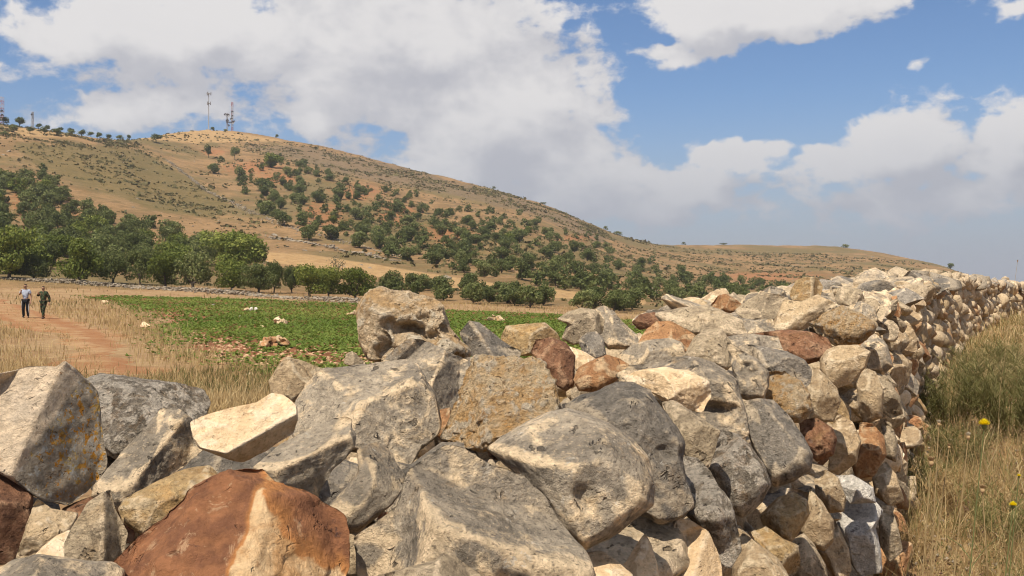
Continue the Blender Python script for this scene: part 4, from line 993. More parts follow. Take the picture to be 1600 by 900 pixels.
# ------------------------------------------------------------------ vegetation helpers
def leaf_mat(name, c1, c2, c3, trans=0.25):
    m, t, b, out = new_mat(name)
    r = t.attr('rnd'); oi = t.node('ShaderNodeObjectInfo').outputs['Random']
    c = t.mix(r, (*c1,), (*c2,))
    c = t.mix(t.step(t.math('ADD', r, t.math('MULTIPLY', oi, 0.5)), 0.75, 1.4), c, (*c3,))
    c = t.scalecol(c, t.math('ADD', 0.8, t.math('MULTIPLY', oi, 0.4)))
    t.l.new(c, b.inputs['Base Color']); b.inputs['Roughness'].default_value = 0.7
    if trans:
        tr = t.node('ShaderNodeBsdfTranslucent'); t.l.new(c, tr.inputs[0])
        mx = t.node('ShaderNodeMixShader'); mx.inputs[0].default_value = trans
        t.l.new(b.outputs[0], mx.inputs[1]); t.l.new(tr.outputs[0], mx.inputs[2]); t.l.new(mx.outputs[0], out.inputs[0])
    return m


M_OLIVE = leaf_mat('olive_leaves', (0.082, 0.103, 0.028), (0.145, 0.160, 0.052), (0.225, 0.225, 0.09))
M_GREEN = leaf_mat('green_leaves', (0.088, 0.115, 0.020), (0.155, 0.180, 0.034), (0.23, 0.24, 0.055))
M_SCRUB = leaf_mat('scrub_leaves', (0.085, 0.078, 0.032), (0.135, 0.112, 0.046), (0.19, 0.15, 0.065), 0.1)
M_DRYTREE = leaf_mat('sparse_leaves', (0.10, 0.095, 0.055), (0.16, 0.14, 0.085), (0.2, 0.18, 0.11), 0.1)
M_BARK = plain('bark', (0.095, 0.075, 0.055), 0.95, 0.35, 9.0)
M_DRY = leaf_mat('dry_grass_blades', (0.44, 0.30, 0.135), (0.58, 0.425, 0.21), (0.64, 0.51, 0.29), 0.35)
M_DRYB = leaf_mat('brown_grass_blades', (0.27, 0.17, 0.072), (0.42, 0.29, 0.13), (0.50, 0.39, 0.205), 0.3)
M_CROP = leaf_mat('crop_leaves', (0.088, 0.136, 0.022), (0.145, 0.195, 0.036), (0.23, 0.255, 0.06), 0.35)
M_WEED = leaf_mat('weed_leaves', (0.125, 0.125, 0.040), (0.19, 0.18, 0.062), (0.29, 0.24, 0.105), 0.35)
M_BUSH = leaf_mat('bush_leaves', (0.135, 0.132, 0.044), (0.23, 0.205, 0.078), (0.42, 0.33, 0.17), 0.4)
M_PURPLE = leaf_mat('dead_purple_weed', (0.14, 0.075, 0.055), (0.24, 0.14, 0.10), (0.42, 0.33, 0.25), 0.2)
M_YEL = plain('petal_yellow', (0.86, 0.70, 0.02), 0.6, 0.12, 200)
M_STRAW = plain('straw_stem', (0.36, 0.26, 0.13), 0.8, 0.2, 60)
M_STEM = plain('green_stem', (0.15, 0.16, 0.06), 0.8, 0.2, 60)
M_THISTLE = plain('dry_thistle', (0.40, 0.27, 0.14), 0.9, 0.3, 120)
M_PALE = plain('pale_seed', (0.62, 0.54, 0.40), 0.9, 0.2, 120)


def tube(path, radii, sides=6):
    path = np.array(path, float); n = len(path)
    V, Fc = [], []
    for i in range(n):
        d = path[min(i + 1, n - 1)] - path[max(i - 1, 0)]; d /= np.linalg.norm(d) + 1e-9
        a = np.cross(d, [0.3, 0.9, 0.2]); a /= np.linalg.norm(a) + 1e-9; b = np.cross(d, a)
        for k in range(sides):
            t = 2 * np.pi * k / sides
            V.append(path[i] + radii[i] * (math.cos(t) * a + math.sin(t) * b))
    for i in range(n - 1):
        for k in range(sides):
            Fc.append([i * sides + k, i * sides + (k + 1) % sides, (i + 1) * sides + (k + 1) % sides, (i + 1) * sides + k])
    return np.array(V), np.array(Fc)


def joinq(parts):
    V, Fc = [], []; b = 0
    for v, f in parts:
        V.append(v); Fc.append(f + b); b += len(v)
    return np.concatenate(V), np.concatenate(Fc)


def leaves(pts, nrm, size, rs, aspect=1.7):
    n = len(pts)
    a = rs.normal(size=(n, 3)); a -= (a * nrm).sum(1)[:, None] * nrm * 0.5; a /= np.linalg.norm(a, axis=1)[:, None]
    b = np.cross(nrm + 0.7 * rs.normal(size=(n, 3)), a); b /= np.linalg.norm(b, axis=1)[:, None]
    s = (size * rs.uniform(.6, 1.4, n))[:, None]
    V = np.stack([pts - a * s, pts - b * s / aspect, pts + a * s, pts + b * s / aspect], 1).reshape(-1, 3)
    i = np.arange(n)[:, None] * 4
    return V, i + np.array([[0, 1, 2, 3]])


def make_tree(seed, h=5.0, w=5.6, n=2600, leaf=0.17, bare=0.28, lobes=9, density=1.0, trunks=1):
    """crown and trunk meshes of one tree, base at the origin"""
    rs = np.random.default_rng(seed)
    hc = h * (1 - bare); C = []
    for i in range(lobes):
        a = rs.uniform(0, 6.28); rr = w * 0.5 * math.sqrt(rs.uniform(0.0, 1)) * 0.66
        zz = h * bare + hc * rs.uniform(0.12, 0.82) * (1 - 0.35 * (rr / (w * .5)) ** 2)
        C.append((np.array([math.cos(a) * rr, math.sin(a) * rr, zz]), w * rs.uniform(0.15, 0.25)))
    C.append((np.array([0, 0, h - w * .2]), w * .2))
    pts, nr = [], []
    per = int(n * density / len(C))
    for c, r in C:
        d = rs.normal(size=(per, 3)); d /= np.linalg.norm(d, axis=1)[:, None]
        bumpn = 1 + 0.35 * fbm(d * 2.6 + seed + c, 3, seed)
        rad = r * bumpn * rs.uniform(0.35, 1.0, per) ** 0.45
        p = c + d * rad[:, None] * np.array([1.12, 1.12, 0.85])
        keep = fbm(p * 1.5 + seed, 2, seed + 3) > -0.42
        pts.append(p[keep]); nr.append(d[keep])
    pts = np.concatenate(pts); nr = np.concatenate(nr)
    pts[:, 2] = np.maximum(pts[:, 2], h * 0.10)
    V, Fc = leaves(pts, nr, leaf, rs)
    rnd = np.repeat(np.clip(rs.uniform(0, 1, len(pts)) * .7 + .3 * (0.5 + fbm(pts * 1.1, 2, seed + 8)), 0, 1), 4)
    parts = []
    for k in range(trunks):
        ang = rs.uniform(0, 6.28); lean = np.array([math.cos(ang), math.sin(ang), 0]) * (0.25 if trunks == 1 else .5)
        fork = lean * .6 + np.array([0, 0, h * bare * 1.05])
        parts.append(tube([lean * 0.1 + (0, 0, -.25), lean * .25 + (0, 0, h * bare * .4), fork], [h * .050, h * .038, h * .034], 7))
        for j in rs.choice(len(C), min(4, len(C)), replace=False):
            c, r = C[j]
            mid = fork * .45 + c * .55 + rs.normal(size=3) * .15
            parts.append(tube([fork - (0, 0, .1), mid, c], [h * .026, h * .017, h * .006], 5))
    tv, tf = joinq(parts)
    return V, Fc, rnd, tv, tf


TREES = {}
def tree_kind(key, mat, seeds, **kw):
    TREES[key] = []
    for s in seeds:
        V, Fc, rnd, tv, tf = make_tree(s, **kw)
        TREES[key].append((mesh_np('crown', V, Fc, [mat], False, attrs={'rnd': rnd}), mesh_np('trunk', tv, tf, [M_BARK]), kw.get('h', 5.0), kw.get('w', 5.6)))
tree_kind('olive', M_OLIVE, [1, 2, 3, 4, 5], h=5.0, w=6.0, n=6500, leaf=0.14, bare=.13, lobes=15)
tree_kind('green', M_GREEN, [11, 12, 13], h=5.0, w=5.8, n=6500, leaf=0.14, bare=.10, lobes=15)
tree_kind('far', M_OLIVE, [21, 22, 23, 24, 25, 26], h=4.6, w=5.8, n=2200, leaf=0.21, bare=.06, lobes=11)
tree_kind('farg', M_GREEN, [31, 32], h=4.6, w=5.6, n=2200, leaf=0.21, bare=.06, lobes=11)
tree_kind('umb', M_OLIVE, [41, 42, 43], h=4.4, w=5.4, n=1000, leaf=0.26, bare=.36, lobes=7)
tree_kind('dry', M_DRYTREE, [51], h=5.2, w=4.4, n=420, leaf=0.13, bare=.2, lobes=9, trunks=2)
tree_kind('bush', M_OLIVE, [61, 62], h=2.2, w=3.4, n=500, leaf=0.2, bare=.05, lobes=6)
TREE_RS = random.Random(99)


def put_tree(key, pos, hpx, wpx, label, group=None, cat='tree', name='tree'):
    """height and width given as they look in the photograph"""
    cm, tm, h, w = TREES[key][TREE_RS.randrange(len(TREES[key]))]
    s = hpx / F * pos[1] / h; sw = wpx / F * pos[1] / w
    o = link(name, None, None, tuple(map(float, pos)), (0, 0, TREE_RS.uniform(0, 6.28)))
    o.scale = (1, 1, 1)
    tag(o, label, cat, group)
    for nm, me in (('crown', cm), ('trunk', tm)):
        link(nm, me, o, scale=(sw, sw, s))
    return o


NEAR = [
 (14, 436, 88, 88, 'green', 'tall bright green tree at the left edge, foot of the slope'),
 (52, 438, 44, 52, 'olive', 'low grey green olive right of the bright tree at the left edge'),
 (124, 443, 74, 76, 'green', 'broad dark green tree with a bare trunk above the two walkers'),
 (176, 444, 56, 58, 'olive', 'rounded olive tree right of the bare trunked dark green tree'),
 (219, 446, 60, 52, 'olive', 'olive tree with a slim forked trunk behind the field edge wall'),
 (259, 450, 60, 60, 'green', 'mid green tree left of the wide olive at the field edge'),
 (302, 452, 64, 66, 'olive', 'wide olive tree behind the middle of the field edge wall'),
 (362, 454, 52, 56, 'green', 'bright green rounded tree between two olives at the field edge'),
 (404, 458, 50, 56, 'olive', 'grey olive tree right of the bright rounded tree'),
 (428, 458, 54, 34, 'olive', 'narrow olive tree left of the gap in the tree row'),
 (456, 458, 46, 32, 'olive', 'dark slim olive just right of the gap in the tree row'),
 (484, 464, 54, 58, 'green', 'light green spreading tree before the sparse bare one'),
 (514, 465, 52, 42, 'green', 'small yellow green tree at the right of the row'),
 (524, 452, 56, 36, 'dry', 'sparse half bare grey tree rising behind the row'),
 (556, 467, 52, 62, 'green', 'rounded bright green tree beside the tall cream boulder'),
 (368, 424, 66, 100, 'green', 'large light green tree in the second row behind the field edge'),
 (398, 420, 48, 44, 'olive', 'dark olive at the right end of the second row'),
 (272, 420, 46, 60, 'green', 'yellow green tree in the second row, left of the large light green one'),
 (84, 412, 50, 62, 'green', 'leafy green tree in the grove behind the dark trunked tree'),
 (160, 408, 44, 56, 'olive', 'olive crown in the second row above the rounded olive'),
 (215, 405, 46, 54, 'olive', 'dense olive in the second row above the slim forked trunk'),
 (318, 415, 44, 56, 'olive', 'olive in the second row above the wide olive'),
]
TREE_XY = []
for (px, py, hp, wp, key, lab) in NEAR:
    p = hit(px, py, 60)
    put_tree(key, p, hp, wp, lab, name='olive_tree' if key == 'olive' else 'orchard_tree' if key == 'green' else 'bare_tree')
    TREE_XY.append(p[:2])


def scatter(poly, n, spacing, seed, dens=None):
    """plan positions whose look-up in the photograph falls inside a region"""
    rs = np.random.default_rng(seed); got = []
    xs = [p[0] for p in poly]; ys = [p[1] for p in poly]
    cand_px = rs.uniform(min(xs), max(xs), n * 60); cand_py = rs.uniform(min(ys), max(ys), n * 60)
    ok = in_poly(cand_px, cand_py, poly)
    for px, py in zip(cand_px[ok], cand_py[ok]):
        if dens is not None and rs.random() > dens(px, py): continue
        p = hit(px, py, 90)
        if all((p[0] - q[0]) ** 2 + (p[1] - q[1]) ** 2 > spacing ** 2 for q in TREE_XY):
            TREE_XY.append(p[:2]); got.append((px, py, p))
            if len(got) >= n: break
    return got


def grove(poly, n, spacing, seed, key, size, label, group, dens=None, gshare=0.0):
    rs = random.Random(seed)
    for px, py, p in scatter(poly, n, spacing, seed, dens):
        h = rs.uniform(*size); k = 'farg' if rs.random() < gshare else key
        put_tree(k, p, h * F / p[1], h * rs.uniform(1.1, 1.5) * F / p[1], label, group, name='olive_tree')


grove([(-20, 285), (60, 275), (110, 325), (170, 345), (250, 368), (330, 388), (400, 398), (400, 412), (330, 425), (150, 428), (-20, 428)], 96, 4.6, 71, 'far', (2.7, 4.3),
      'dark olive tree of the dense grove on the lower left slope', 'olive trees of the grove on the lower left slope', gshare=.2)
grove([(395, 285), (470, 262), (560, 290), (640, 310), (720, 330), (800, 350), (840, 372), (760, 400), (640, 405), (560, 392), (480, 375), (390, 330)], 70, 6.2, 72, 'far', (2.6, 4.4),
      'olive tree standing apart on the open middle of the hillside', 'olive trees scattered over the middle of the hillside', gshare=.06)
grove([(615, 400), (720, 352), (850, 350), (960, 385), (1060, 428), (1180, 446), (1260, 462), (1230, 475), (1010, 472), (900, 452), (770, 440), (640, 420)], 66, 5.6, 73, 'far', (2.4, 3.8),
      'olive tree of the thick belt above the straw terrace', 'olive trees of the belt above the straw terrace')
grove([(590, 446), (680, 452), (780, 462), (900, 474), (1000, 482), (1000, 490), (880, 486), (760, 476), (660, 470), (595, 462)], 30, 3.0, 74, 'far', (1.9, 2.8),
      'low olive tree of the row between the green field and the straw terrace', 'low olive trees in the row below the straw terrace')
for i, (px, py, hp, wp) in enumerate([(6, 194, 16, 22), (30, 197, 17, 26), (22, 208, 14, 22), (47, 210, 12, 18), (70, 211, 14, 16), (60, 197, 10, 14), (75, 196, 11, 14), (93, 201, 10, 16), (89, 214, 14, 20),
                                      (110, 205, 11, 14), (127, 204, 9, 14), (128, 213, 12, 14), (112, 214, 12, 16), (142, 213, 10, 14), (156, 211, 11, 14), (170, 214, 9, 14), (186, 216, 10, 18), (202, 215, 10, 13), (6, 214, 10, 20), (152, 204, 7, 8)]):
    put_tree('umb', hit(px, py, 200), hp * .82, wp * .82, 'small dark olive tree along the left shoulder below the skyline', 'small olive trees along the left shoulder of the hill', name='olive_tree')
def far_trees():
    rs = np.random.default_rng(777); rr = random.Random(777); V, Fc, RN = [], [], []; b = 0
    shapes = [make_tree(910 + i, 4.0, 5.0, 300, .38, .05, 7) for i in range(5)]
    got = scatter([(330, 255), (430, 240), (560, 285), (700, 315), (820, 335), (900, 362), (1000, 405), (1120, 432), (1250, 452), (1260, 470), (1000, 470), (760, 440), (600, 400), (400, 330)], 260, 3.6, 78)
    got += scatter([(0, 285), (70, 268), (140, 320), (260, 362), (330, 385), (0, 430)], 40, 3.6, 79)
    for px, py, p in got:
        v, f, rn, tv, tf = shapes[rr.randrange(5)]
        k = rr.uniform(.35, .85); a = rr.uniform(0, 6.28); c_, s_ = math.cos(a), math.sin(a)
        w = np.stack([v[:, 0] * c_ - v[:, 1] * s_, v[:, 0] * s_ + v[:, 1] * c_, v[:, 2]], 1) * k + p
        V.append(w); Fc.append(f + b); RN.append(rn * .6 + rr.random() * .4); b += len(w)
    me = mesh_np('distant_trees', np.concatenate(V), np.concatenate(Fc), [M_OLIVE], False, attrs={'rnd': np.concatenate(RN)})
    tag(link('distant_trees', me), 'small olive bushes and saplings filling the hillside between the larger trees', 'trees', kind='stuff')
far_trees()
ONE = [(244, 224, 13, 20, 'umb', 'lone pair of dark olives on bare ground right of the left shoulder'), (333, 272, 16, 28, 'far', 'round olive beside the lower end of the hillside boundary wall'),
       (367, 250, 20, 16, 'umb', 'upright olive at the left of the red soil patch'), (326, 247, 20, 14, 'umb', 'thin olive on the red soil near the top of the hillside wall'),
       (375, 284, 24, 26, 'far', 'dark olive clump below the red soil patch'), (424, 262, 24, 44, 'farg', 'wide green bush clump above the middle olives'), (410, 300, 22, 34, 'far', 'olive in front of the red earth bank'),
       (416, 336, 22, 32, 'far', 'olive at the right of the hillside wall where it turns'), (432, 342, 16, 24, 'far', 'small olive next to the one where the wall turns'), (460, 318, 18, 26, 'far', 'olive alone on pale grass above the slope edge')]
for px, py, hp, wp, key, lab in ONE:
    put_tree(key, hit(px, py, 150), hp, wp, lab, name='olive_tree')
for px, py, hp, wp, lab in [(432, 208, 6, 7, 'tiny dark bush on the skyline right of the masts'), (771, 291, 5, 8, 'lone dark bush on the bare middle skyline'), (849, 317, 4, 9, 'flat dark bush on the skyline halfway down the ridge'),
                            (947, 359, 7, 9, 'dark bush at the foot of the ridge skyline'), (965, 365, 6, 16, 'low clump at the dip of the skyline'), (1069, 380, 5, 8, 'small dark bush on the far flat skyline'), (1130, 381, 3, 12, 'flat strip of bush on the far skyline'), (1320, 386, 6, 14, 'round dark bush on the far right ridge'),
                            (333, 203, 6, 9, 'green bush below the tall pole mast'), (352, 207, 5, 10, 'dark bush below the red and white lattice mast'), (1485, 419, 9, 16, 'dark bush where the far ridge meets the stone wall')]:
    put_tree('bush', hit(px, py, 200), hp, wp, lab, cat='bush', name='bush')


# ------------------------------------------------------------------ hillside scrub, rocks and boundary walls
def polar_points(n, seed, dlo=120, dhi=620, pxlo=-80, pxhi=1560):
    rs = np.random.default_rng(seed)
    px = rs.uniform(pxlo, pxhi, n); D = np.sqrt(rs.uniform(dlo ** 2, dhi ** 2, n))
    D = np.minimum(D, np.interp(px, GPX, RIDGE_D) * rs.uniform(0.7, 1.0, n) ** .3)
    X = (px - 800) / F * D
    return np.stack([X, D, terrain(X, D)], 1), rs


def scrub_cover():
    p, rs = polar_points(52000, 301)
    px, py = project(p)
    d = 0.32 + 0.6 * soft_poly(px, py, SCRUB_POLY, 14) + 0.55 * soft_poly(px, py, SCRUB2, 18) + 0.75 * soft_poly(px, py, BRUSH_POLY, 10) + 0.25 * (px > 900)
    d *= sm(fbm(p / 14.0, 3, 5), -0.25, 0.35)
    d[soft_poly(px, py, GOLD_POLY, 4) > .3] = 0
    p = p[rs.random(len(p)) < d]
    n = len(p); k = 6
    s = rs.uniform(0.3, 0.95, n) * np.where(rs.random(n) < .05, 1.8, 1)
    q = np.repeat(p, k, 0); ss = np.repeat(s, k)
    dd = rs.normal(size=(n * k, 3)); dd[:, 2] = np.abs(dd[:, 2]); dd /= np.linalg.norm(dd, axis=1)[:, None]
    pts = q + dd * ss[:, None] * np.array([1.1, 1.1, .7]) * rs.uniform(.4, 1, (n * k, 1))
    V, Fc = leaves(pts, dd, 1.0, rs)
    c = np.repeat(pts, 4, 0); V = c + (V - c) * np.repeat(ss * .55, 4)[:, None]
    rnd = np.repeat(np.repeat(rs.random(n), k) * .6 + rs.random(n * k) * .4, 4)
    tag(link('scrub', mesh_np('scrub', V, Fc, [M_SCRUB], False, attrs={'rnd': rnd})), 'low brown green scrub covering the hillside', 'scrub', kind='stuff')
scrub_cover()

M_ROCKW = plain('hill_limestone', (0.25, 0.205, 0.15), 0.9, 0.45, 1.2)


def rock_mesh(pts, sizes, seed, mats, low=True, flat=0.7):
    rs = random.Random(seed); V, Fc = [], []; b = 0
    for p, s in zip(pts, sizes):
        v, f = TINY[rs.randrange(12)] if low else LOWPROTO[rs.randrange(10, 20)]
        a = rs.uniform(0, 6.28); c, sn = math.cos(a), math.sin(a)
        w = v * np.array([rs.uniform(.8, 1.4), rs.uniform(.7, 1.1), rs.uniform(.7, 1.1) * flat]) * s
        w = np.stack([w[:, 0] * c - w[:, 1] * sn, w[:, 0] * sn + w[:, 1] * c, w[:, 2]], 1) + p
        V.append(w); Fc.append(f + b); b += len(v)
    return np.concatenate(V), np.concatenate(Fc)


def hill_rocks():
    p, rs = polar_points(5200, 302, 120, 640)
    px, py = project(p)
    d = 0.06 + 0.55 * sm(fbm(p / 20.0, 3, 15), 0.05, 0.45) + 0.25 * (px > 950) + 0.3 * soft_poly(px, py, [(150, 290), (300, 330), (430, 370), (640, 400), (400, 400), (250, 365), (120, 330)], 10)
    p = p[rs.random(len(p)) < d * .42]
    s = rs.uniform(.18, .5, len(p)) * np.where(rs.random(len(p)) < .08, 2.2, 1)
    V, Fc = rock_mesh(p, s, 5, None)
    tag(link('hill_rocks', mesh_np('hill_rocks', V, Fc, [M_ROCKW], False)), 'pale limestone rocks strewn over the hillside', 'rocks', kind='stuff')
hill_rocks()


def rubble_wall(pxpath, n, size, spread, height, label, seed, name='boundary_wall', low=True):
    pts = np.array([hit(*q, 60) for q in pxpath]); rs = np.random.default_rng(seed)
    seg = np.linalg.norm(np.diff(pts[:, :2], axis=0), axis=1); cum = np.concatenate([[0], np.cumsum(seg)])
    t = rs.uniform(0, cum[-1], n)
    X = np.interp(t, cum, pts[:, 0]) + rs.normal(size=n) * spread; Y = np.interp(t, cum, pts[:, 1]) + rs.normal(size=n) * spread
    hgt = height * (0.6 + 0.4 * np.sin(t * .35 + seed))
    Z = terrain(X, Y) + rs.uniform(0, 1, n) ** 1.5 * hgt
    s = rs.uniform(.6, 1.3, n) * size
    V, Fc = rock_mesh(np.stack([X, Y, Z], 1), s, seed, None, low)
    base = pts[len(pts) // 2]
    o = link(name, None, None, tuple(map(float, base)))
    tag(o, label, 'wall', kind='thing')
    c = link('rubble', mesh_np('rubble', V - base, Fc, [M_ROCKW], False), o); tag(c, kind='stuff')


rubble_wall([(258, 250), (275, 262), (300, 282), (325, 302), (345, 311), (365, 318)], 620, .30, .45, .5, 'thin pale stone wall running straight down the upper hillside', 41, 'hillside_wall')
rubble_wall([(365, 318), (400, 335), (440, 352), (490, 368), (560, 385), (640, 402)], 380, .30, .9, .35, 'broken stone wall running right across the lower hillside', 42, 'hillside_wall')
rubble_wall([(30, 438), (60, 440), (130, 445), (200, 449), (300, 455), (400, 463), (480, 468), (565, 474)], 1900, .18, .8, .42, 'low tumbled stone wall along the far edge of the green field', 43, 'field_edge_wall')
rubble_wall([(420, 372), (520, 388), (620, 408)], 260, .4, .8, .4, 'short line of pale rocks on the terrace edge below the middle olives', 44, 'terrace_wall')


# ------------------------------------------------------------------ stone heaps and stones in the field
def stone_heap(px, py, wpx, n, kinds, label, seed):
    base = hit(px, py, 16); rs = random.Random(seed); R = wpx / 2 / F * base[1]
    o = link('stone_heap', None, None, tuple(map(float, base))); tag(o, label, 'stone heap')
    for i in range(n):
        a = rs.uniform(0, 6.28); r = R * math.sqrt(rs.random()) * .85; lay = rs.random() * (1 - r / R)
        s = R * rs.uniform(.22, .4)
        c = link('stone', PROTO[rs.randrange(0, 20)], o, (r * math.cos(a), r * math.sin(a) * .7, s * .5 + lay * R * .8), (rs.uniform(-.5, .5), rs.uniform(-.5, .5), rs.uniform(0, 6.3)), tuple(10 * s * rs.uniform(.8, 1.25) for _ in range(3)))
        c.material_slots[0].link = 'OBJECT'; c.material_slots[0].material = SM[rs.choice(kinds)]


stone_heap(428, 545, 50, 20, ['orange', 'orange', 'orange', 'tan'], 'reddish stone heap in the near part of the green field', 1)
stone_heap(436, 508, 28, 10, ['cream', 'tan', 'cream'], 'pale stone heap behind the reddish one', 2)
stone_heap(391, 488, 22, 8, ['cream', 'white', 'tan'], 'small whitish stone heap further back in the field', 3)
stone_heap(549, 494, 22, 9, ['cream', 'tan', 'ochre'], 'stone heap just left of the tall cream boulder', 4)
stone_heap(775, 504, 30, 10, ['cream', 'tan', 'ochre'], 'stone heap in the bright green strip right of the tall cream boulder', 5)
for i, (px, py, wp, kind, lab) in enumerate([(409, 513, 14, 'cream', 'single cream stone left of the pale heap in the field'), (372, 497, 9, 'white', 'little white stone in the middle of the field'), (225, 513, 22, 'cream', 'flat pale stone in dry grass at the field corner'),
                                             (165, 474, 14, 'cream', 'pale stone at the far left corner of the field'), (390, 592, 28, 'tan', 'tan stone half hidden in dry grass behind the wall'), (333, 478, 8, 'white', 'tiny white stone far back in the field')]):
    p = hit(px, py, 14); s = wp / 2 / F * p[1]
    o = link('field_stone', PROTO[i], None, (float(p[0]), float(p[1]), float(p[2] + s * .25)), (0, 0, i * 1.3), (10 * s, 8 * s, 6 * s))
    o.material_slots[0].link = 'OBJECT'; o.material_slots[0].material = SM[kind]; tag(o, lab, 'stone')


FIELD_XY = [tuple(p[:2]) for p in FIELD]; PATH_XY = [tuple(p[:2]) for p in PATH]


def bare_mask(px, py):
    """bare stony soil in the near left part of the field"""
    return np.exp(-(((px - 345) / 90) ** 2 + ((py - 545) / 24) ** 2)) + 0.9 * np.exp(-(((px - 255) / 55) ** 2 + ((py - 500) / 14) ** 2)) + .7 * np.exp(-(((px - 500) / 120) ** 2 + ((py - 562) / 16) ** 2))


def field_stuff():
    rs = np.random.default_rng(404)
    px = rs.uniform(100, 1120, 110000); py = 462 + (600 - 462) * rs.uniform(0, 1, 110000) ** 1.15
    D = np.interp(py, [462, 470, 480, 500, 520, 550, 600], [97, 84, 68, 47, 36, 26.5, 18])
    # refine the depth on the real surface
    for _ in range(6):
        X = (px - 800) / F * D; Z = terrain(X, D); D = np.clip((CAMZ - Z) * F / np.maximum(py - HOR, 4), 14, 100)
    X = (px - 800) / F * D
    ok = in_poly(X + rs.normal(size=len(X)) * .5, D + rs.normal(size=len(X)) * .8, FIELD_XY)
    X, D, px, py = X[ok], D[ok], px[ok], py[ok]
    Z = terrain(X, D); p = np.stack([X, D, Z + .03], 1)
    # crop plants
    dens = np.clip(1.0 - 0.92 * bare_mask(px, py), .03, 1) * np.clip(.45 + .75 * sm(fbm(p / 1.3, 2, 8), -.35, .35), 0, 1) * (0.30 + .70 * sm(py, 575, 505))
    q = p[rs.random(len(p)) < dens]; n = len(q); k = 4
    s = np.repeat(rs.uniform(.035, .085, n) * (1 + q[:, 1] / 60), k)
    c = np.repeat(q, k, 0); a = rs.uniform(0, 6.28, n * k)
    out = np.stack([np.cos(a), np.sin(a), np.zeros(n * k)], 1)
    side = np.stack([-np.sin(a), np.cos(a), np.zeros(n * k)], 1)
    tip = c + out * (s * rs.uniform(.8, 1.5, n * k))[:, None] + np.stack([np.zeros(n * k)] * 2 + [s * rs.uniform(.25, .9, n * k)], 1)
    V = np.stack([c - side * (s * .45)[:, None] + (0, 0, .01), c + side * (s * .45)[:, None] + (0, 0, .03), tip], 1).reshape(-1, 3)
    Fc = np.arange(n * k * 3).reshape(-1, 3)
    rnd = np.repeat(np.repeat(np.clip(.5 + .8 * fbm(q / 9.0, 3, 2), 0, 1), k) * .6 + rs.random(n * k) * .4, 3)
    tag(link('crop', mesh_np('crop', V, Fc, [M_CROP], False, attrs={'rnd': rnd})), 'low green crop covering the flat field', 'crop', kind='stuff')
    # stones and clods
    dens = 0.012 + 0.11 * bare_mask(px, py) + .02 * sm(py, 490, 560)
    q = p[rs.random(len(p)) < dens]
    V, Fc = rock_mesh(q, rs.uniform(.025, .06, len(q)) * np.where(rs.random(len(q)) < .05, 1.8, 1), 9, None)
    tag(link('field_pebbles', mesh_np('field_pebbles', V, Fc, [plain('field_limestone', (0.44, 0.28, 0.16), .9, .35, 3.0)], False)), 'small pale stones strewn on the red soil of the field', 'pebbles', kind='stuff')
field_stuff()


# ------------------------------------------------------------------ grass
def blades(p, h, w, rs, lean=0.35, seg=2):
    """curved tapering blades rooted at p"""
    n = len(p); a = rs.uniform(0, 6.28, n); l = rs.uniform(.1, 1, n) * lean
    out = np.stack([np.cos(a), np.sin(a), np.zeros(n)], 1)
    f = rs.uniform(0, 6.28, n); side = np.stack([np.cos(f), np.sin(f), np.zeros(n)], 1) * w[:, None] * .5
    up = np.array([0, 0, 1.0])
    m = p + out * (h * l * .35)[:, None] + up * (h * .55)[:, None]
    t = p + out * (h * l)[:, None] + up * (h * (1 - .3 * l))[:, None]
    V = np.stack([p - side, p + side, m - side * .75, m + side * .75, t], 1).reshape(-1, 3)
    i = np.arange(n)[:, None] * 5
    Fc = np.concatenate([i + np.array([[0, 1, 3]]), i + np.array([[0, 3, 2]]), i + np.array([[2, 3, 4]])])
    return V, Fc


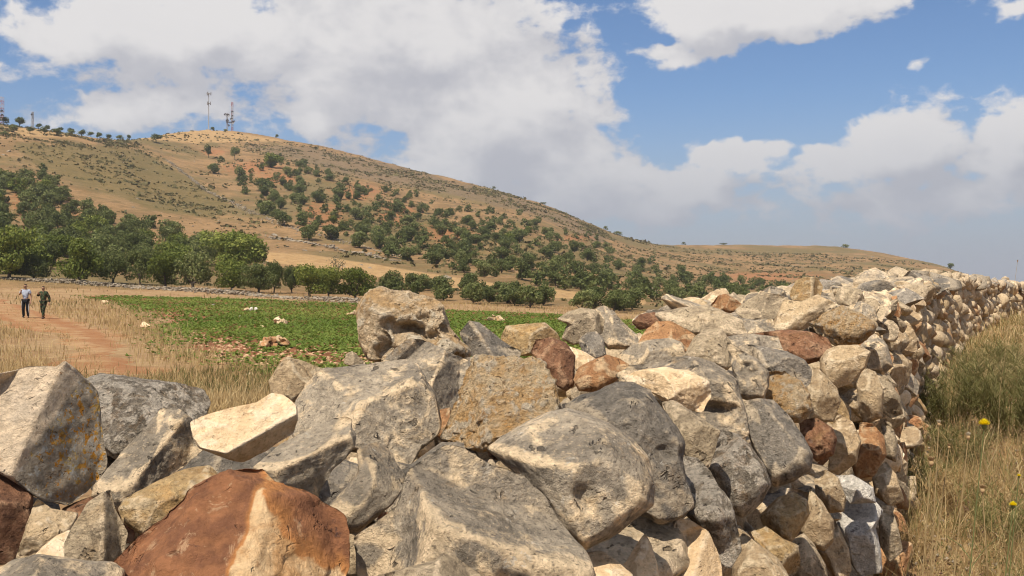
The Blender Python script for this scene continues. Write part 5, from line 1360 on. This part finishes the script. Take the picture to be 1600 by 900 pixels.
def dry_grass_left():
    rs = np.random.default_rng(505)
    n = 135000
    px = rs.uniform(-60, 1250, n); py = 437 + (680 - 437) * rs.uniform(0, 1, n) ** 1.1
    D = np.clip(CAMZ * F / np.maximum(py - HOR, 14), 10, 125)
    for _ in range(6):
        X = (px - 800) / F * D; Z = terrain(X, D); D = np.clip((CAMZ - Z) * F / np.maximum(py - HOR, 4), 9, 125)
    X = (px - 800) / F * D
    j = rs.normal(size=(2, n))
    infield = in_poly(X + j[0] * .5, D + j[1] * .6, FIELD_XY); inpath = in_poly(X + j[0] * .45, D + j[1] * .5, PATH_XY)
    p0 = np.stack([X, D, np.zeros(n)], 1)
    nz = fbm(p0 / 3.5, 3, 61)
    keep = (~infield) & (X < wall_x(D) - 1.5) & (D < 118)
    keep &= np.where(inpath, (fbm(p0 / np.array([1.2, 3.0, 1]) , 3, 63) > -.12) & (rs.random(n) < .75), rs.random(n) < sm(nz, -.75, .15))
    rd_ = np.minimum(near_line(X, D, RUTS[0]), near_line(X, D, RUTS[1]))
    keep &= ~(inpath & (rd_ < .55))
    X, D = X[keep], D[keep]; px, py = px[keep], py[keep]; nz = nz[keep]; inp = inpath[keep]
    # the same grass goes on behind the wall close by and beyond the left edge of the photograph
    m = 30000
    Xn = np.concatenate([rs.uniform(-24, 2, m // 2), rs.uniform(-45, -8, m // 2)]); Dn = np.concatenate([rs.uniform(-1, 19, m // 2), rs.uniform(4, 60, m // 2)])
    kk = (Xn < wall_x(Dn) - 1.6) & ((project(np.stack([Xn, np.maximum(Dn, .5), 0 * Xn], 1))[0] < -55) | (Dn < 13)) & ~in_poly(Xn, Dn, PATH_XY)
    kk &= rs.random(m) < sm(fbm(np.stack([Xn, Dn, 0 * Xn], 1) / 3.5, 3, 61), -.75, .15)
    X = np.concatenate([X, Xn[kk]]); D = np.concatenate([D, Dn[kk]]); inp = np.concatenate([inp, np.zeros(kk.sum(), bool)])
    p = np.stack([X, D, terrain(X, D)], 1)
    sc = np.clip(D / 22, 1, 4.0)
    h = rs.uniform(.10, .28, len(p)) * np.where(inp, .35, 1) * (1 + .12 * sc); w = rs.uniform(.006, .012, len(p)) * sc * 1.6
    V, Fc = blades(p, h, w, rs, .6)
    rnd = np.repeat(np.clip(.45 + .5 * fbm(p / 5.0, 2, 4) + rs.normal(size=len(p)) * .22, 0, 1), 5)
    gv = (fbm(p / 6.0, 3, 88) > .30) & (rs.random(len(p)) < .4)
    mi = np.tile(np.where(gv, 1, 0), 3)
    tag(link('dry_grass', mesh_np('dry_grass', V, Fc, [M_DRY, M_WEED], False, mi, attrs={'rnd': rnd})), 'golden dry grass between the wall, the path and the field', 'dry grass', kind='stuff')
dry_grass_left()


def dry_grass_right():
    rs = np.random.default_rng(506)
    n = 115000
    D = 3.2 + (46 - 3.2) * rs.uniform(0, 1, n) ** 2.3
    X = wall_x(D) + 0.12 + rs.uniform(0, 1, n) ** 1.1 * np.clip(0.58 * D - wall_x(D) + .5, .6, 9)
    p0 = np.stack([X, D, np.zeros(n)], 1)
    nz = fbm(p0 / .9, 3, 62)
    keep = rs.random(n) < sm(nz, -.35, .45) + .08
    X, D = X[keep], D[keep]
    p = np.stack([X, D, terrain(X, D) - .01], 1); n = len(p)
    sc = np.clip(D / 6.5, .8, 5)
    tall = rs.random(n) < .09
    h = np.where(tall, rs.uniform(.25, .50, n), rs.uniform(.03, .17, n)); w = rs.uniform(.0022, .0050, n) * sc
    V, Fc = blades(p, h, w, rs, 1.15)
    rnd = np.repeat(rs.random(n), 5)
    mi = np.tile(rs.choice(3, n, p=[.22, .38, .40]), 3)
    tag(link('verge_grass', mesh_np('verge_grass', V, Fc, [M_DRY, M_DRYB, M_WEED], False, mi, attrs={'rnd': rnd})), 'tangled dry grass and weeds at the foot of the wall', 'grass', kind='stuff')
    # litter: bits of straw, pebbles and leaves on the soil
    m = 9000
    D = 3.2 + 14 * rs.uniform(0, 1, m) ** 1.6; X = wall_x(D) + .1 + rs.uniform(0, 1, m) * np.clip(.58 * D - wall_x(D) + .4, .6, 6)
    q = np.stack([X, D, terrain(X, D) + .008], 1)
    V, Fc = rock_mesh(q[:2500], rs.uniform(.006, .022, 2500), 15, None)
    tag(link('verge_pebbles', mesh_np('verge_pebbles', V, Fc, [M_ROCKW], False)), 'small pebbles on the soil beside the wall', 'pebbles', kind='stuff')
    nr = np.tile([[0, 0, 1.0]], (m - 2500, 1)) + rs.normal(size=(m - 2500, 3)) * .5
    V, Fc = leaves(q[2500:] + (0, 0, .012), nr / np.linalg.norm(nr, axis=1)[:, None], .018, rs, 4.0)
    tag(link('straw_litter', mesh_np('straw_litter', V, Fc, [M_DRYB], False, attrs={'rnd': np.repeat(rs.random(m - 2500), 4)})), 'broken straw and dead leaves on the soil', 'straw', kind='stuff')
dry_grass_right()


def verge_weeds():
    rs = np.random.default_rng(507); m = 420
    D = 3.4 + 9 * rs.uniform(0, 1, m) ** 1.3; X = wall_x(D) + .25 + rs.uniform(0, 1, m) * np.clip(.56 * D - wall_x(D), .5, 4)
    q = np.stack([X, D, terrain(X, D)], 1); k = 46
    c = np.repeat(q, k, 0); hh = np.repeat(rs.uniform(.06, .24, m), k); ww = np.repeat(rs.uniform(.05, .14, m), k)
    a = rs.uniform(0, 6.28, m * k); r = np.sqrt(rs.random(m * k)) * ww; t = rs.uniform(.05, 1, m * k)
    pts = c + np.stack([np.cos(a) * r * (0.4 + t), np.sin(a) * r * (0.4 + t), hh * t], 1)
    nr = rs.normal(size=(m * k, 3)); nr /= np.linalg.norm(nr, axis=1)[:, None]
    V, Fc = leaves(pts, nr, .010, rs, 3.2)
    rnd = np.repeat(rs.random(m * k), 4); mi = np.repeat(rs.choice(4, m, p=[.40, .30, .18, .12]), k)
    V2, F2 = blades(np.repeat(q, 9, 0) + np.concatenate([rs.normal(size=(m * 9, 2)) * .03, np.zeros((m * 9, 1))], 1), np.repeat(rs.uniform(.10, .34, m), 9), np.full(m * 9, .0028), rs, .6)
    F2 = F2 + len(V); n2 = len(F2)
    me = mesh_np('verge_weeds', np.concatenate([V, V2]), [list(map(int, f)) for f in Fc] + [list(map(int, f)) for f in F2], [M_DRYB, M_WEED, M_DRY, M_PURPLE], False, np.concatenate([mi, np.full(n2, 2)]), attrs={'rnd': np.concatenate([rnd, np.repeat(rs.random(m * 9), 5)])})
    tag(link('verge_weeds', me), 'withered weeds and seed heads tangled on the verge', 'weeds', kind='stuff')
verge_weeds()


# ---- green wiry bushes on the verge
def wiry_bush(seed, h, w, stems, twigs):
    rs = np.random.default_rng(seed); P_, H_, W_ = [], [], []
    V, Fc, rn = [], [], []; b = 0
    for i in range(stems):
        a = rs.uniform(0, 6.28); r0 = rs.uniform(0, .2) * w; r1 = r0 + rs.uniform(.15, .5) * w
        base = np.array([math.cos(a) * r0, math.sin(a) * r0, -.02]); hh = h * rs.uniform(.55, 1.0)
        tip = np.array([math.cos(a) * r1, math.sin(a) * r1, hh]); mid = base * .55 + tip * .45 + (0, 0, hh * .12)
        t = rs.uniform(.25, 1, twigs); t = np.sort(t)
        pts = np.stack([(1 - t) ** 2 * base[k] + 2 * t * (1 - t) * mid[k] + t ** 2 * tip[k] for k in range(3)], 1)
        d = rs.normal(size=(twigs, 3)); d[:, 2] = np.abs(d[:, 2]) + .6; d /= np.linalg.norm(d, axis=1)[:, None]
        L = rs.uniform(.04, .10, twigs)[:, None] * h / .5
        s = np.cross(d, rs.normal(size=(twigs, 3))); s /= np.linalg.norm(s, axis=1)[:, None]; s *= .0035
        tw = np.stack([pts - s, pts + s, pts + d * L], 1).reshape(-1, 3)
        V.append(tw); Fc.append(np.arange(twigs * 3).reshape(-1, 3) + b); rn.append(np.repeat(rs.random(twigs) * .7 + .3 * rs.random(), 3)); b += twigs * 3
        sd = np.array([-math.sin(a), math.cos(a), 0]) * .0022
        st = np.array([base - sd, base + sd, mid - sd, mid + sd, tip])
        V.append(st); Fc.append(np.array([[0, 1, 3], [0, 3, 2], [2, 3, 4]]) + b); rn.append(np.full(5, rs.random())); b += 5
    return np.concatenate(V), np.concatenate(Fc), np.concatenate(rn)


BUSHES = []
for i in range(4):
    V, Fc, rn = wiry_bush(800 + i, .55, .62, 85, 24)
    BUSHES.append(mesh_np('stems', V, Fc, [M_BUSH], False, attrs={'rnd': rn}))
DRYBUSHES = []
for i in range(4):
    V, Fc, rn = wiry_bush(850 + i, .55, .62, 60, 18)
    DRYBUSHES.append(mesh_np('stems', V, Fc, [(M_DRYB, M_WEED)[i % 2]], False, attrs={'rnd': rn}))
for i, (px, py, wp, hp, lab) in enumerate([
        (1478, 672, 130, 120, 'wiry green bush at the foot of the wall, nearest to the tall yellow flower'), (1575, 690, 150, 150, 'wiry green bush at the right edge of the picture behind the tall yellow flower'),
        (1530, 632, 110, 90, 'green bush behind the two nearest wiry bushes'), (1592, 620, 100, 100, 'tall green bush further back at the right edge'), (1515, 590, 70, 60, 'small green bush far along the wall foot'), (1570, 575, 70, 55, 'far olive green bush near the end of the verge'),
        (1440, 640, 50, 60, 'narrow weed growing against the wall stones'), (1440, 775, 90, 80, 'withered grey green weed at the wall foot beside the white stone'), (1495, 800, 120, 90, 'straggly half dry bush below the brown thistle'), (1570, 850, 130, 110, 'half dry bush in the lower right corner'), (1425, 880, 90, 80, 'small dry tuft at the bottom edge by the wall'), (1500, 730, 110, 80, 'sparse green weed between the wall and the larger yellow flower')]):
    x = (px - 800) / F; D = 8.0
    for _ in range(12): D = (CAMZ - float(terrain(np.array([x * D]), np.array([D]))[0])) * F / (py - HOR)
    s = wp / F * D / .62
    o = link('wild_bush', (DRYBUSHES if i in (8, 9, 10) else BUSHES)[i % 4], None, (x * D, D, float(terrain(np.array([x * D]), np.array([D]))[0])), (0, 0, i * 1.7), (s, s, .85 * hp / F * D / .55))
    tag(o, lab, 'bush')


# ---- flowers and thistles standing in front
def plant(px_top, py_top, D, kind, label, head=.017, lean=0.06, seed=1, thin=1.0):
    rs = np.random.default_rng(seed)
    top = P(px_top, py_top, D); gx = top[0] - lean; g = np.array([gx, D + .05, 0]); g[2] = float(terrain(np.array([g[0]]), np.array([g[1]]))[0]) - .02
    o = link('flower' if kind == 'yellow' else 'thistle', None, None, tuple(map(float, g)))
    tag(o, label, 'flower' if kind == 'yellow' else 'thistle')
    rel = top - g; mid = rel * .5 + np.array([-lean * .25, 0, 0])
    parts = [tube([(0, 0, 0), mid, rel], [.0028 * thin, .0022 * thin, .0016 * thin], 5)]
    for k in range(3):
        t = rs.uniform(.35, .8); p0 = mid * (2 * t * (1 - t)) + rel * t * t
        e = p0 + np.array([rs.uniform(-.07, .07), rs.uniform(-.05, .05), rs.uniform(.03, .10)])
        parts.append(tube([p0, (p0 + e) / 2 + (0, 0, .012), e], [.0014, .0012, .0009], 4))
    v, f = joinq(parts)
    link('stem', mesh_np('stem', v, f, [M_STEM if kind == 'yellow' else M_STRAW]), o)
    n = 34 if kind == 'yellow' else 26
    a = np.arange(n) * 2.39996; r = np.sqrt((np.arange(n) + .5) / n)
    d = np.stack([np.cos(a) * r, np.sin(a) * r, (1.15 - r) * 1.2 if kind == 'yellow' else np.full(n, 1.0)], 1); d /= np.linalg.norm(d, axis=1)[:, None]
    s = np.cross(d, [0.1, .2, 1]); s /= np.linalg.norm(s, axis=1)[:, None]
    L = head * (1.0 if kind == 'yellow' else 1.2); c = np.zeros(3)
    wd = L * (.22 if kind == 'yellow' else .12)
    V = np.stack([c + d * L * .2 - s * wd * .4, c + d * L * .2 + s * wd * .4, c + d * L * .75 + s * wd, c + d * L + (0, 0, L * .15), c + d * L * .75 - s * wd], 1).reshape(-1, 3)
    Fc = [[i * 5 + j for j in range(5)] for i in range(n)]
    link('flower_head', mesh_np('flower_head', V, Fc, [M_YEL if kind == 'yellow' else M_PALE if kind == 'pale' else M_THISTLE], False), o, tuple(map(float, rel)))
    cv, cf = ico(2)
    link('cup', mesh_np('cup', cv * np.array([.45, .45, .6]) * head * (1 if kind == 'yellow' else 1.15), cf, [M_STEM if kind == 'yellow' else M_THISTLE]), o, tuple(map(float, rel - np.array([0, 0, head * .2]))))


plant(1538, 664, 3.0, 'yellow', 'larger yellow flower standing above the green bush', .018, .05, 1)
plant(1583, 790, 2.9, 'yellow', 'small yellow flower low at the right edge', .012, .04, 2)
plant(1592, 744, 3.6, 'yellow', 'tiny yellow flower at the very edge above the small one', .008, .03, 3)
plant(1455, 722, 3.1, 'dry', 'brown dried thistle head beside the wall', .015, .03, 4)
plant(1513, 682, 3.1, 'pale', 'whitish thistle head just left of the larger yellow flower', .011, .05, 5)
plant(1467, 662, 3.3, 'pale', 'pale slim seed head left of the whitish thistle', .010, .02, 6)
plant(1535, 765, 2.8, 'dry', 'faded thistle head below the larger yellow flower', .012, -.05, 7)
plant(1483, 698, 3.4, 'dry', 'small dry bud between the wall and the whitish thistle', .009, .06, 8)
plant(1590, 408, 6.0, 'dry', 'thin dry stalk rising against the sky at the right edge', .006, .12, 9, .5)


# ------------------------------------------------------------------ masts on the hill
M_STEEL = plain('mast_steel', (0.34, 0.33, 0.33), .6, .1, 1)
M_RED = plain('mast_red', (0.34, 0.10, 0.09), .6, .1, 1); M_WHITE = plain('mast_white', (0.42, 0.36, 0.36), .6, .1, 1); M_DISH = plain('antenna_grey', (0.22, 0.21, 0.21), .6, .1, 1)


def box(c, s):
    c = np.array(c, float); s = np.array(s, float) / 2
    v = np.array([[x, y, z] for x in (-1, 1) for y in (-1, 1) for z in (-1, 1)]) * s + c
    return v, np.array([[0, 1, 3, 2], [4, 6, 7, 5], [0, 4, 5, 1], [2, 3, 7, 6], [0, 2, 6, 4], [1, 5, 7, 3]])


def mast_base(px, py):
    D = float(np.interp(px, GPX, RIDGE_D)) - 6; x = (px - 800) / F * D
    return np.array([x, D, float(terrain(np.array([x]), np.array([D]))[0]) - .4])


def pole_mast(px, top, label):
    b = mast_base(px, 0); H = CAMZ + (HOR - top) / F * b[1] - b[2]
    o = link('radio_mast', None, None, tuple(map(float, b))); tag(o, label, 'mast')
    v, f = tube([(0, 0, 0), (0, 0, H * .5), (0, 0, H)], [.34, .27, .2], 10); link('pole', mesh_np('pole', v, f, [M_STEEL]), o)
    for zz, w in ((H - .6, 1.9), (H * .73, 1.5)):
        v, f = joinq([box((0, 0, zz), (w * 1.2, w * 1.2, .15))]); pl = link('platform', mesh_np('platform', v, f, [M_STEEL], False), o)
        for k in range(3):
            a = k * 2.1 + .4; v, f = box((math.cos(a) * w * .7, math.sin(a) * w * .7, zz + .1), (.4, .4, 1.9)); link('antenna_panel', mesh_np('antenna_panel', v, f, [M_DISH], False), pl)
    v, f = box((0, 0, .6), (2.6, 2.2, 1.8)); link('base_cabinet', mesh_np('base_cabinet', v, f, [M_STEEL], False), o)


def lattice_mast(px, top, w, label, dishes, bands=7, red=True):
    b = mast_base(px, 0); H = CAMZ + (HOR - top) / F * b[1] - b[2]
    o = link('lattice_mast', None, None, tuple(map(float, b))); tag(o, label, 'mast')
    for k in range(bands):
        z0, z1 = H * k / bands, H * (k + 1) / bands; parts = []
        c = [(-w, -w), (w, -w), (w, w), (-w, w)]
        for i in range(4):
            x0, y0 = c[i]; x1, y1 = c[(i + 1) % 4]
            parts.append(tube([(x0, y0, z0), (x0, y0, z1)], [.09, .09], 4)); parts.append(tube([(x0, y0, z0), (x1, y1, z1)], [.06, .06], 4)); parts.append(tube([(x0, y0, z1 - .01), (x1, y1, z1 - .01)], [.06, .06], 4))
        v, f = joinq(parts); link('lattice_section', mesh_np('lattice_section', v, f, [(M_RED if k % 2 == 0 else M_WHITE) if red else M_STEEL], False), o)
    for (fz, side, r) in dishes:
        v, f = tube([(0, -.35, 0), (0, 0, 0), (0, .05, 0)], [r, r * .9, r * .2], 10); link('dish', mesh_np('dish', v, f, [M_DISH]), o, (side * (w + .5), -w - .2, H * fz))


pole_mast(326, 145, 'tall dark pole mast on the summit with panels at its top')
lattice_mast(363, 160, .42, 'red and white lattice mast with dishes right of the pole mast', [(.66, .3, .8), (.52, .2, .7), (.42, -.2, .9), (.30, .5, 1.0), (.30, -1.2, .6), (.34, 1.6, .6), (.2, -2.2, .7)])
lattice_mast(355, 177, .3, 'short thin mast with big dishes between the two tall masts', [(.92, -1.2, .8), (.88, 1.0, 1.0), (.58, .4, 1.0), (.5, .5, .8)], 4, False)
lattice_mast(1, 152, .9, 'red lattice mast cut by the left edge of the picture', [(.5, .8, .6), (.35, .9, .6)], 8)
lattice_mast(51, 175, .28, 'thin short dark mast on the left shoulder', [(.85, 0, .4)], 4, False)


# ------------------------------------------------------------------ two people on the path
def skin(name, joints, edges, mat, sub=2):
    """one continuous surface grown round a skeleton of joints (position, radius)"""
    names = list(joints); me = bpy.data.meshes.new(name)
    me.from_pydata([joints[k][0] for k in names], [(names.index(a), names.index(b)) for a, b in edges], [])
    o = bpy.data.objects.new(name, me); COL.objects.link(o)
    o.modifiers.new('skin', 'SKIN'); ss = o.modifiers.new('sub', 'SUBSURF'); ss.levels = sub; ss.render_levels = sub
    for k, sv in zip(names, me.skin_vertices[0].data):
        r = joints[k][1]; sv.radius = (r, r) if not isinstance(r, tuple) else r
        sv.use_root = (k == names[0])
    dg = bpy.context.evaluated_depsgraph_get(); dg.update()
    m2 = bpy.data.meshes.new_from_object(o.evaluated_get(dg)); m2.name = name
    bpy.data.objects.remove(o); m2.materials.clear(); m2.materials.append(mat)
    m2.polygons.foreach_set('use_smooth', np.full(len(m2.polygons), True))
    return m2


M_SKIN = plain('skin', (0.30, 0.17, 0.11), .6, .08, 20); M_HAIR = plain('black_cloth', (0.012, 0.012, 0.013), .9, .2, 30)
M_SHIRT = plain('pale_blue_cloth', (0.36, 0.40, 0.48), .9, .12, 14); M_TROUSER = plain('black_trouser_cloth', (0.014, 0.014, 0.017), .9, .2, 20)
M_STRIPE = plain('white_stripe', (0.6, 0.6, 0.62), .8, .1, 10); M_SHOE = plain('shoe_leather', (0.03, 0.027, 0.025), .7, .2, 20)


def camo_mat():
    m, t, b, _ = new_mat('camouflage_cloth')
    co = t.node('ShaderNodeTexCoord').outputs['Object']
    c = t.mix(t.step(t.noise(co, 7.0, 3), .48, .52), (0.028, 0.045, 0.022), (0.012, 0.016, 0.012))
    c = t.mix(t.step(t.noise(t.vmath('ADD', co, (4, 2, 9)), 8.0, 3), .56, .59), c, (0.12, 0.075, 0.04))
    c = t.mix(t.step(t.noise(t.vmath('ADD', co, (1, 7, 3)), 9.0, 3), .60, .63), c, (0.07, 0.085, 0.045))
    t.l.new(c, b.inputs['Base Color']); return m
M_CAMO = camo_mat()


def person(px, py, hpx, label, top_mat, leg_mat, cap_kind, stride=0.0, stripe=False, yaw=4):
    """walking towards the camera; x to the picture's right; faces -Y"""
    g = hit(px, py, 20); s = hpx / F * g[1] / 1.76
    o = link('person', None, None, tuple(map(float, g)), (0, 0, RAD(yaw)), (s, s, s)); tag(o, label, 'person')
    sh, hp = .185, .095
    # bent arm on the picture's left, hanging arm on the right
    J = {'pelvis': ((0, 0, .95), .105), 'spine': ((0, .01, 1.12), .105), 'chest': ((0, 0, 1.32), .115), 'neckb': ((0, 0, 1.45), .07), 'neck': ((0, -.01, 1.53), .05), 'head': ((0, -.02, 1.60), .075), 'headm': ((0, -.02, 1.67), .088), 'top': ((0, -.01, 1.735), .055), 'nose': ((0, -.115, 1.635), .014),
         'sl': ((-sh, 0, 1.41), .062), 'el': ((-.30, -.03, 1.20), .045), 'wl': ((-.16, -.20, 1.33), .032), 'sr': ((sh, 0, 1.41), .062), 'er': ((.25, .04, 1.13), .045), 'wr': ((.27, -.06, .90), .032),
         'hl': ((-hp, 0, .90), .085), 'kl': ((-hp - .01, -.04, .50), .058), 'al': ((-hp - .01, .03, .10), .04), 'tl': ((-hp - .02, -.13, .035), .035), 'hr': ((hp, 0, .90), .085), 'kr': ((hp, .0, .50), .058), 'ar': ((hp, .10, .11), .04), 'tr': ((hp + .01, -.05, .04), .035),
         'pl': ((-.13, -.22, 1.37), .035), 'pr': ((.275, -.09, .83), .035)}
    E = [('pelvis', 'spine'), ('spine', 'chest'), ('chest', 'neckb'), ('neckb', 'neck'), ('neck', 'head'), ('head', 'headm'), ('headm', 'top'), ('headm', 'nose'), ('chest', 'sl'), ('sl', 'el'), ('el', 'wl'), ('wl', 'pl'), ('chest', 'sr'), ('sr', 'er'), ('er', 'wr'), ('wr', 'pr'),
         ('pelvis', 'hl'), ('hl', 'kl'), ('kl', 'al'), ('al', 'tl'), ('pelvis', 'hr'), ('hr', 'kr'), ('kr', 'ar'), ('ar', 'tr')]
    if stride:
        J['kl'] = ((-hp - .02, .03, .50), .058); J['al'] = ((-hp - .03, .20, .15), .04); J['tl'] = ((-hp - .03, .10, .045), .035)
        J['kr'] = ((hp + .01, -.14, .51), .058); J['ar'] = ((hp + .01, -.20, .10), .04); J['tr'] = ((hp + .02, -.36, .045), .035)
        J['el'] = ((-.33, -.02, 1.25), .045); J['er'] = ((.27, .10, 1.14), .045); J['wr'] = ((.30, .06, .90), .032); J['pr'] = ((.305, .04, .83), .035)
    for side, base, d in (('l', (-.12, -.235, 1.39), (.35, -.25, .9)), ('r', (J['pr'][0][0], J['pr'][0][1] - .01, .80), (.05, -.12, -1))):
        d = np.array(d) / np.linalg.norm(d); sx = np.cross(d, [0, 1, 0]); sx /= np.linalg.norm(sx)
        for k, L in enumerate((.075, .085, .08, .062, .05)):
            q = 'f%s%d' % (side, k); b0 = np.array(base) + sx * (k - 1.7) * .018
            dd = d if k < 4 else d * .6 + sx * .6
            J[q + 'a'] = (tuple(b0 + dd * L * .55), .010); J[q + 'b'] = (tuple(b0 + dd * L + np.array([0, -.012, 0])), .008)
            E += [('p' + side, q + 'a'), (q + 'a', q + 'b')]
    link('body', skin('body', J, E, M_SKIN), o)
    def sub(keys, grow, extra=None, edges=None):
        j = {k: (J[k][0], J[k][1] + grow) for k in keys}; j.update(extra or {}); return j
    long = top_mat is M_CAMO
    ks = ['pelvis', 'spine', 'chest', 'neckb', 'sl', 'el', 'sr', 'er'] + (['wl', 'wr'] if long else [])
    j = sub(ks, .022 if not long else .034)
    j['pelvis'] = ((0, 0, .93 if not long else .86), .135 if not long else .15); j['neckb'] = ((0, 0, 1.455), .08)
    if not long: j['el'] = ((-.262, -.02, 1.27), .072); j['er'] = ((.232, .02, 1.24), .070)
    e = [('pelvis', 'spine'), ('spine', 'chest'), ('chest', 'neckb'), ('chest', 'sl'), ('sl', 'el'), ('chest', 'sr'), ('sr', 'er')] + ([('el', 'wl'), ('er', 'wr')] if long else [])
    link('jacket' if long else 'shirt', skin('shirt', j, e, top_mat), o)
    j = sub(['pelvis', 'hl', 'kl', 'al', 'hr', 'kr', 'ar'], .024); e = [('pelvis', 'hl'), ('hl', 'kl'), ('kl', 'al'), ('pelvis', 'hr'), ('hr', 'kr'), ('kr', 'ar')]
    tr = link('trousers', skin('trousers', j, e, leg_mat), o)
    if stripe:
        for sd in (-1, 1):
            v, f = tube([(sd * .185, -.02, .88), (sd * .165, -.06, .5), (sd * .150, .03 if sd < 0 else .08, .16)], [.016, .015, .014], 5); link('stripe', mesh_np('stripe', v, f, [M_STRIPE]), tr)
    for sd, a_, t_ in ((-1, 'al', 'tl'), (1, 'ar', 'tr')):
        jj = {'a': (J[a_][0], .056), 'h': ((J[a_][0][0], J[a_][0][1] + .03, .045), .045), 'b': (((J[a_][0][0] + J[t_][0][0]) / 2, (J[a_][0][1] + J[t_][0][1]) / 2, .055), .048), 't': (J[t_][0], .042)}
        link('boot' if long else 'shoe', skin('shoe', jj, [('a', 'h'), ('a', 'b'), ('b', 't')], M_SHOE), o)
    j = {'m': ((0, -.01, 1.695), .098), 't': ((0, 0, 1.755), .062)} 
    link('cap', skin('cap', j, [('m', 't')], cap_kind), o)
    for sd in (-1, 1):
        cv, cf = ico(2)
        link('eye', mesh_np('eye', cv * .011, cf, [M_HAIR]), o, (sd * .033, -.102, 1.655)); link('ear', mesh_np('ear', cv * np.array([.012, .02, .032]), cf, [M_SKIN]), o, (sd * .092, -.01, 1.635))
    v, f = box((0, -.103, 1.583), (.045, .012, .010)); link('mouth', mesh_np('mouth', v, f, [M_HAIR]), o)


person(40, 498, 54, 'person in pale blue shirt, black cap and black striped trousers walking with one arm raised', M_SHIRT, M_TROUSER, M_HAIR, stripe=True)
person(68, 500, 52, 'person in dark green camouflage clothes and dark cap walking on the path', M_CAMO, M_CAMO, M_HAIR, stride=1.0, yaw=-12)


# ------------------------------------------------------------------ summer haze
def build_haze():
    m = bpy.data.materials.new('haze_air'); m.use_nodes = True; t = NT(m.node_tree); t.n.clear()
    out = t.node('ShaderNodeOutputMaterial'); v = t.node('ShaderNodeVolumePrincipled')
    v.inputs['Color'].default_value = (0.86, 0.90, 0.97, 1); v.inputs['Density'].default_value = 0.00019; v.inputs['Anisotropy'].default_value = 0.25
    t.l.new(v.outputs[0], out.inputs['Volume'])
    vv, ff = box((0, 0, 45), (90000, 90000, 215))
    o = link('haze', mesh_np('haze', vv, ff, [m], False)); tag(o, kind='stuff')
build_haze()
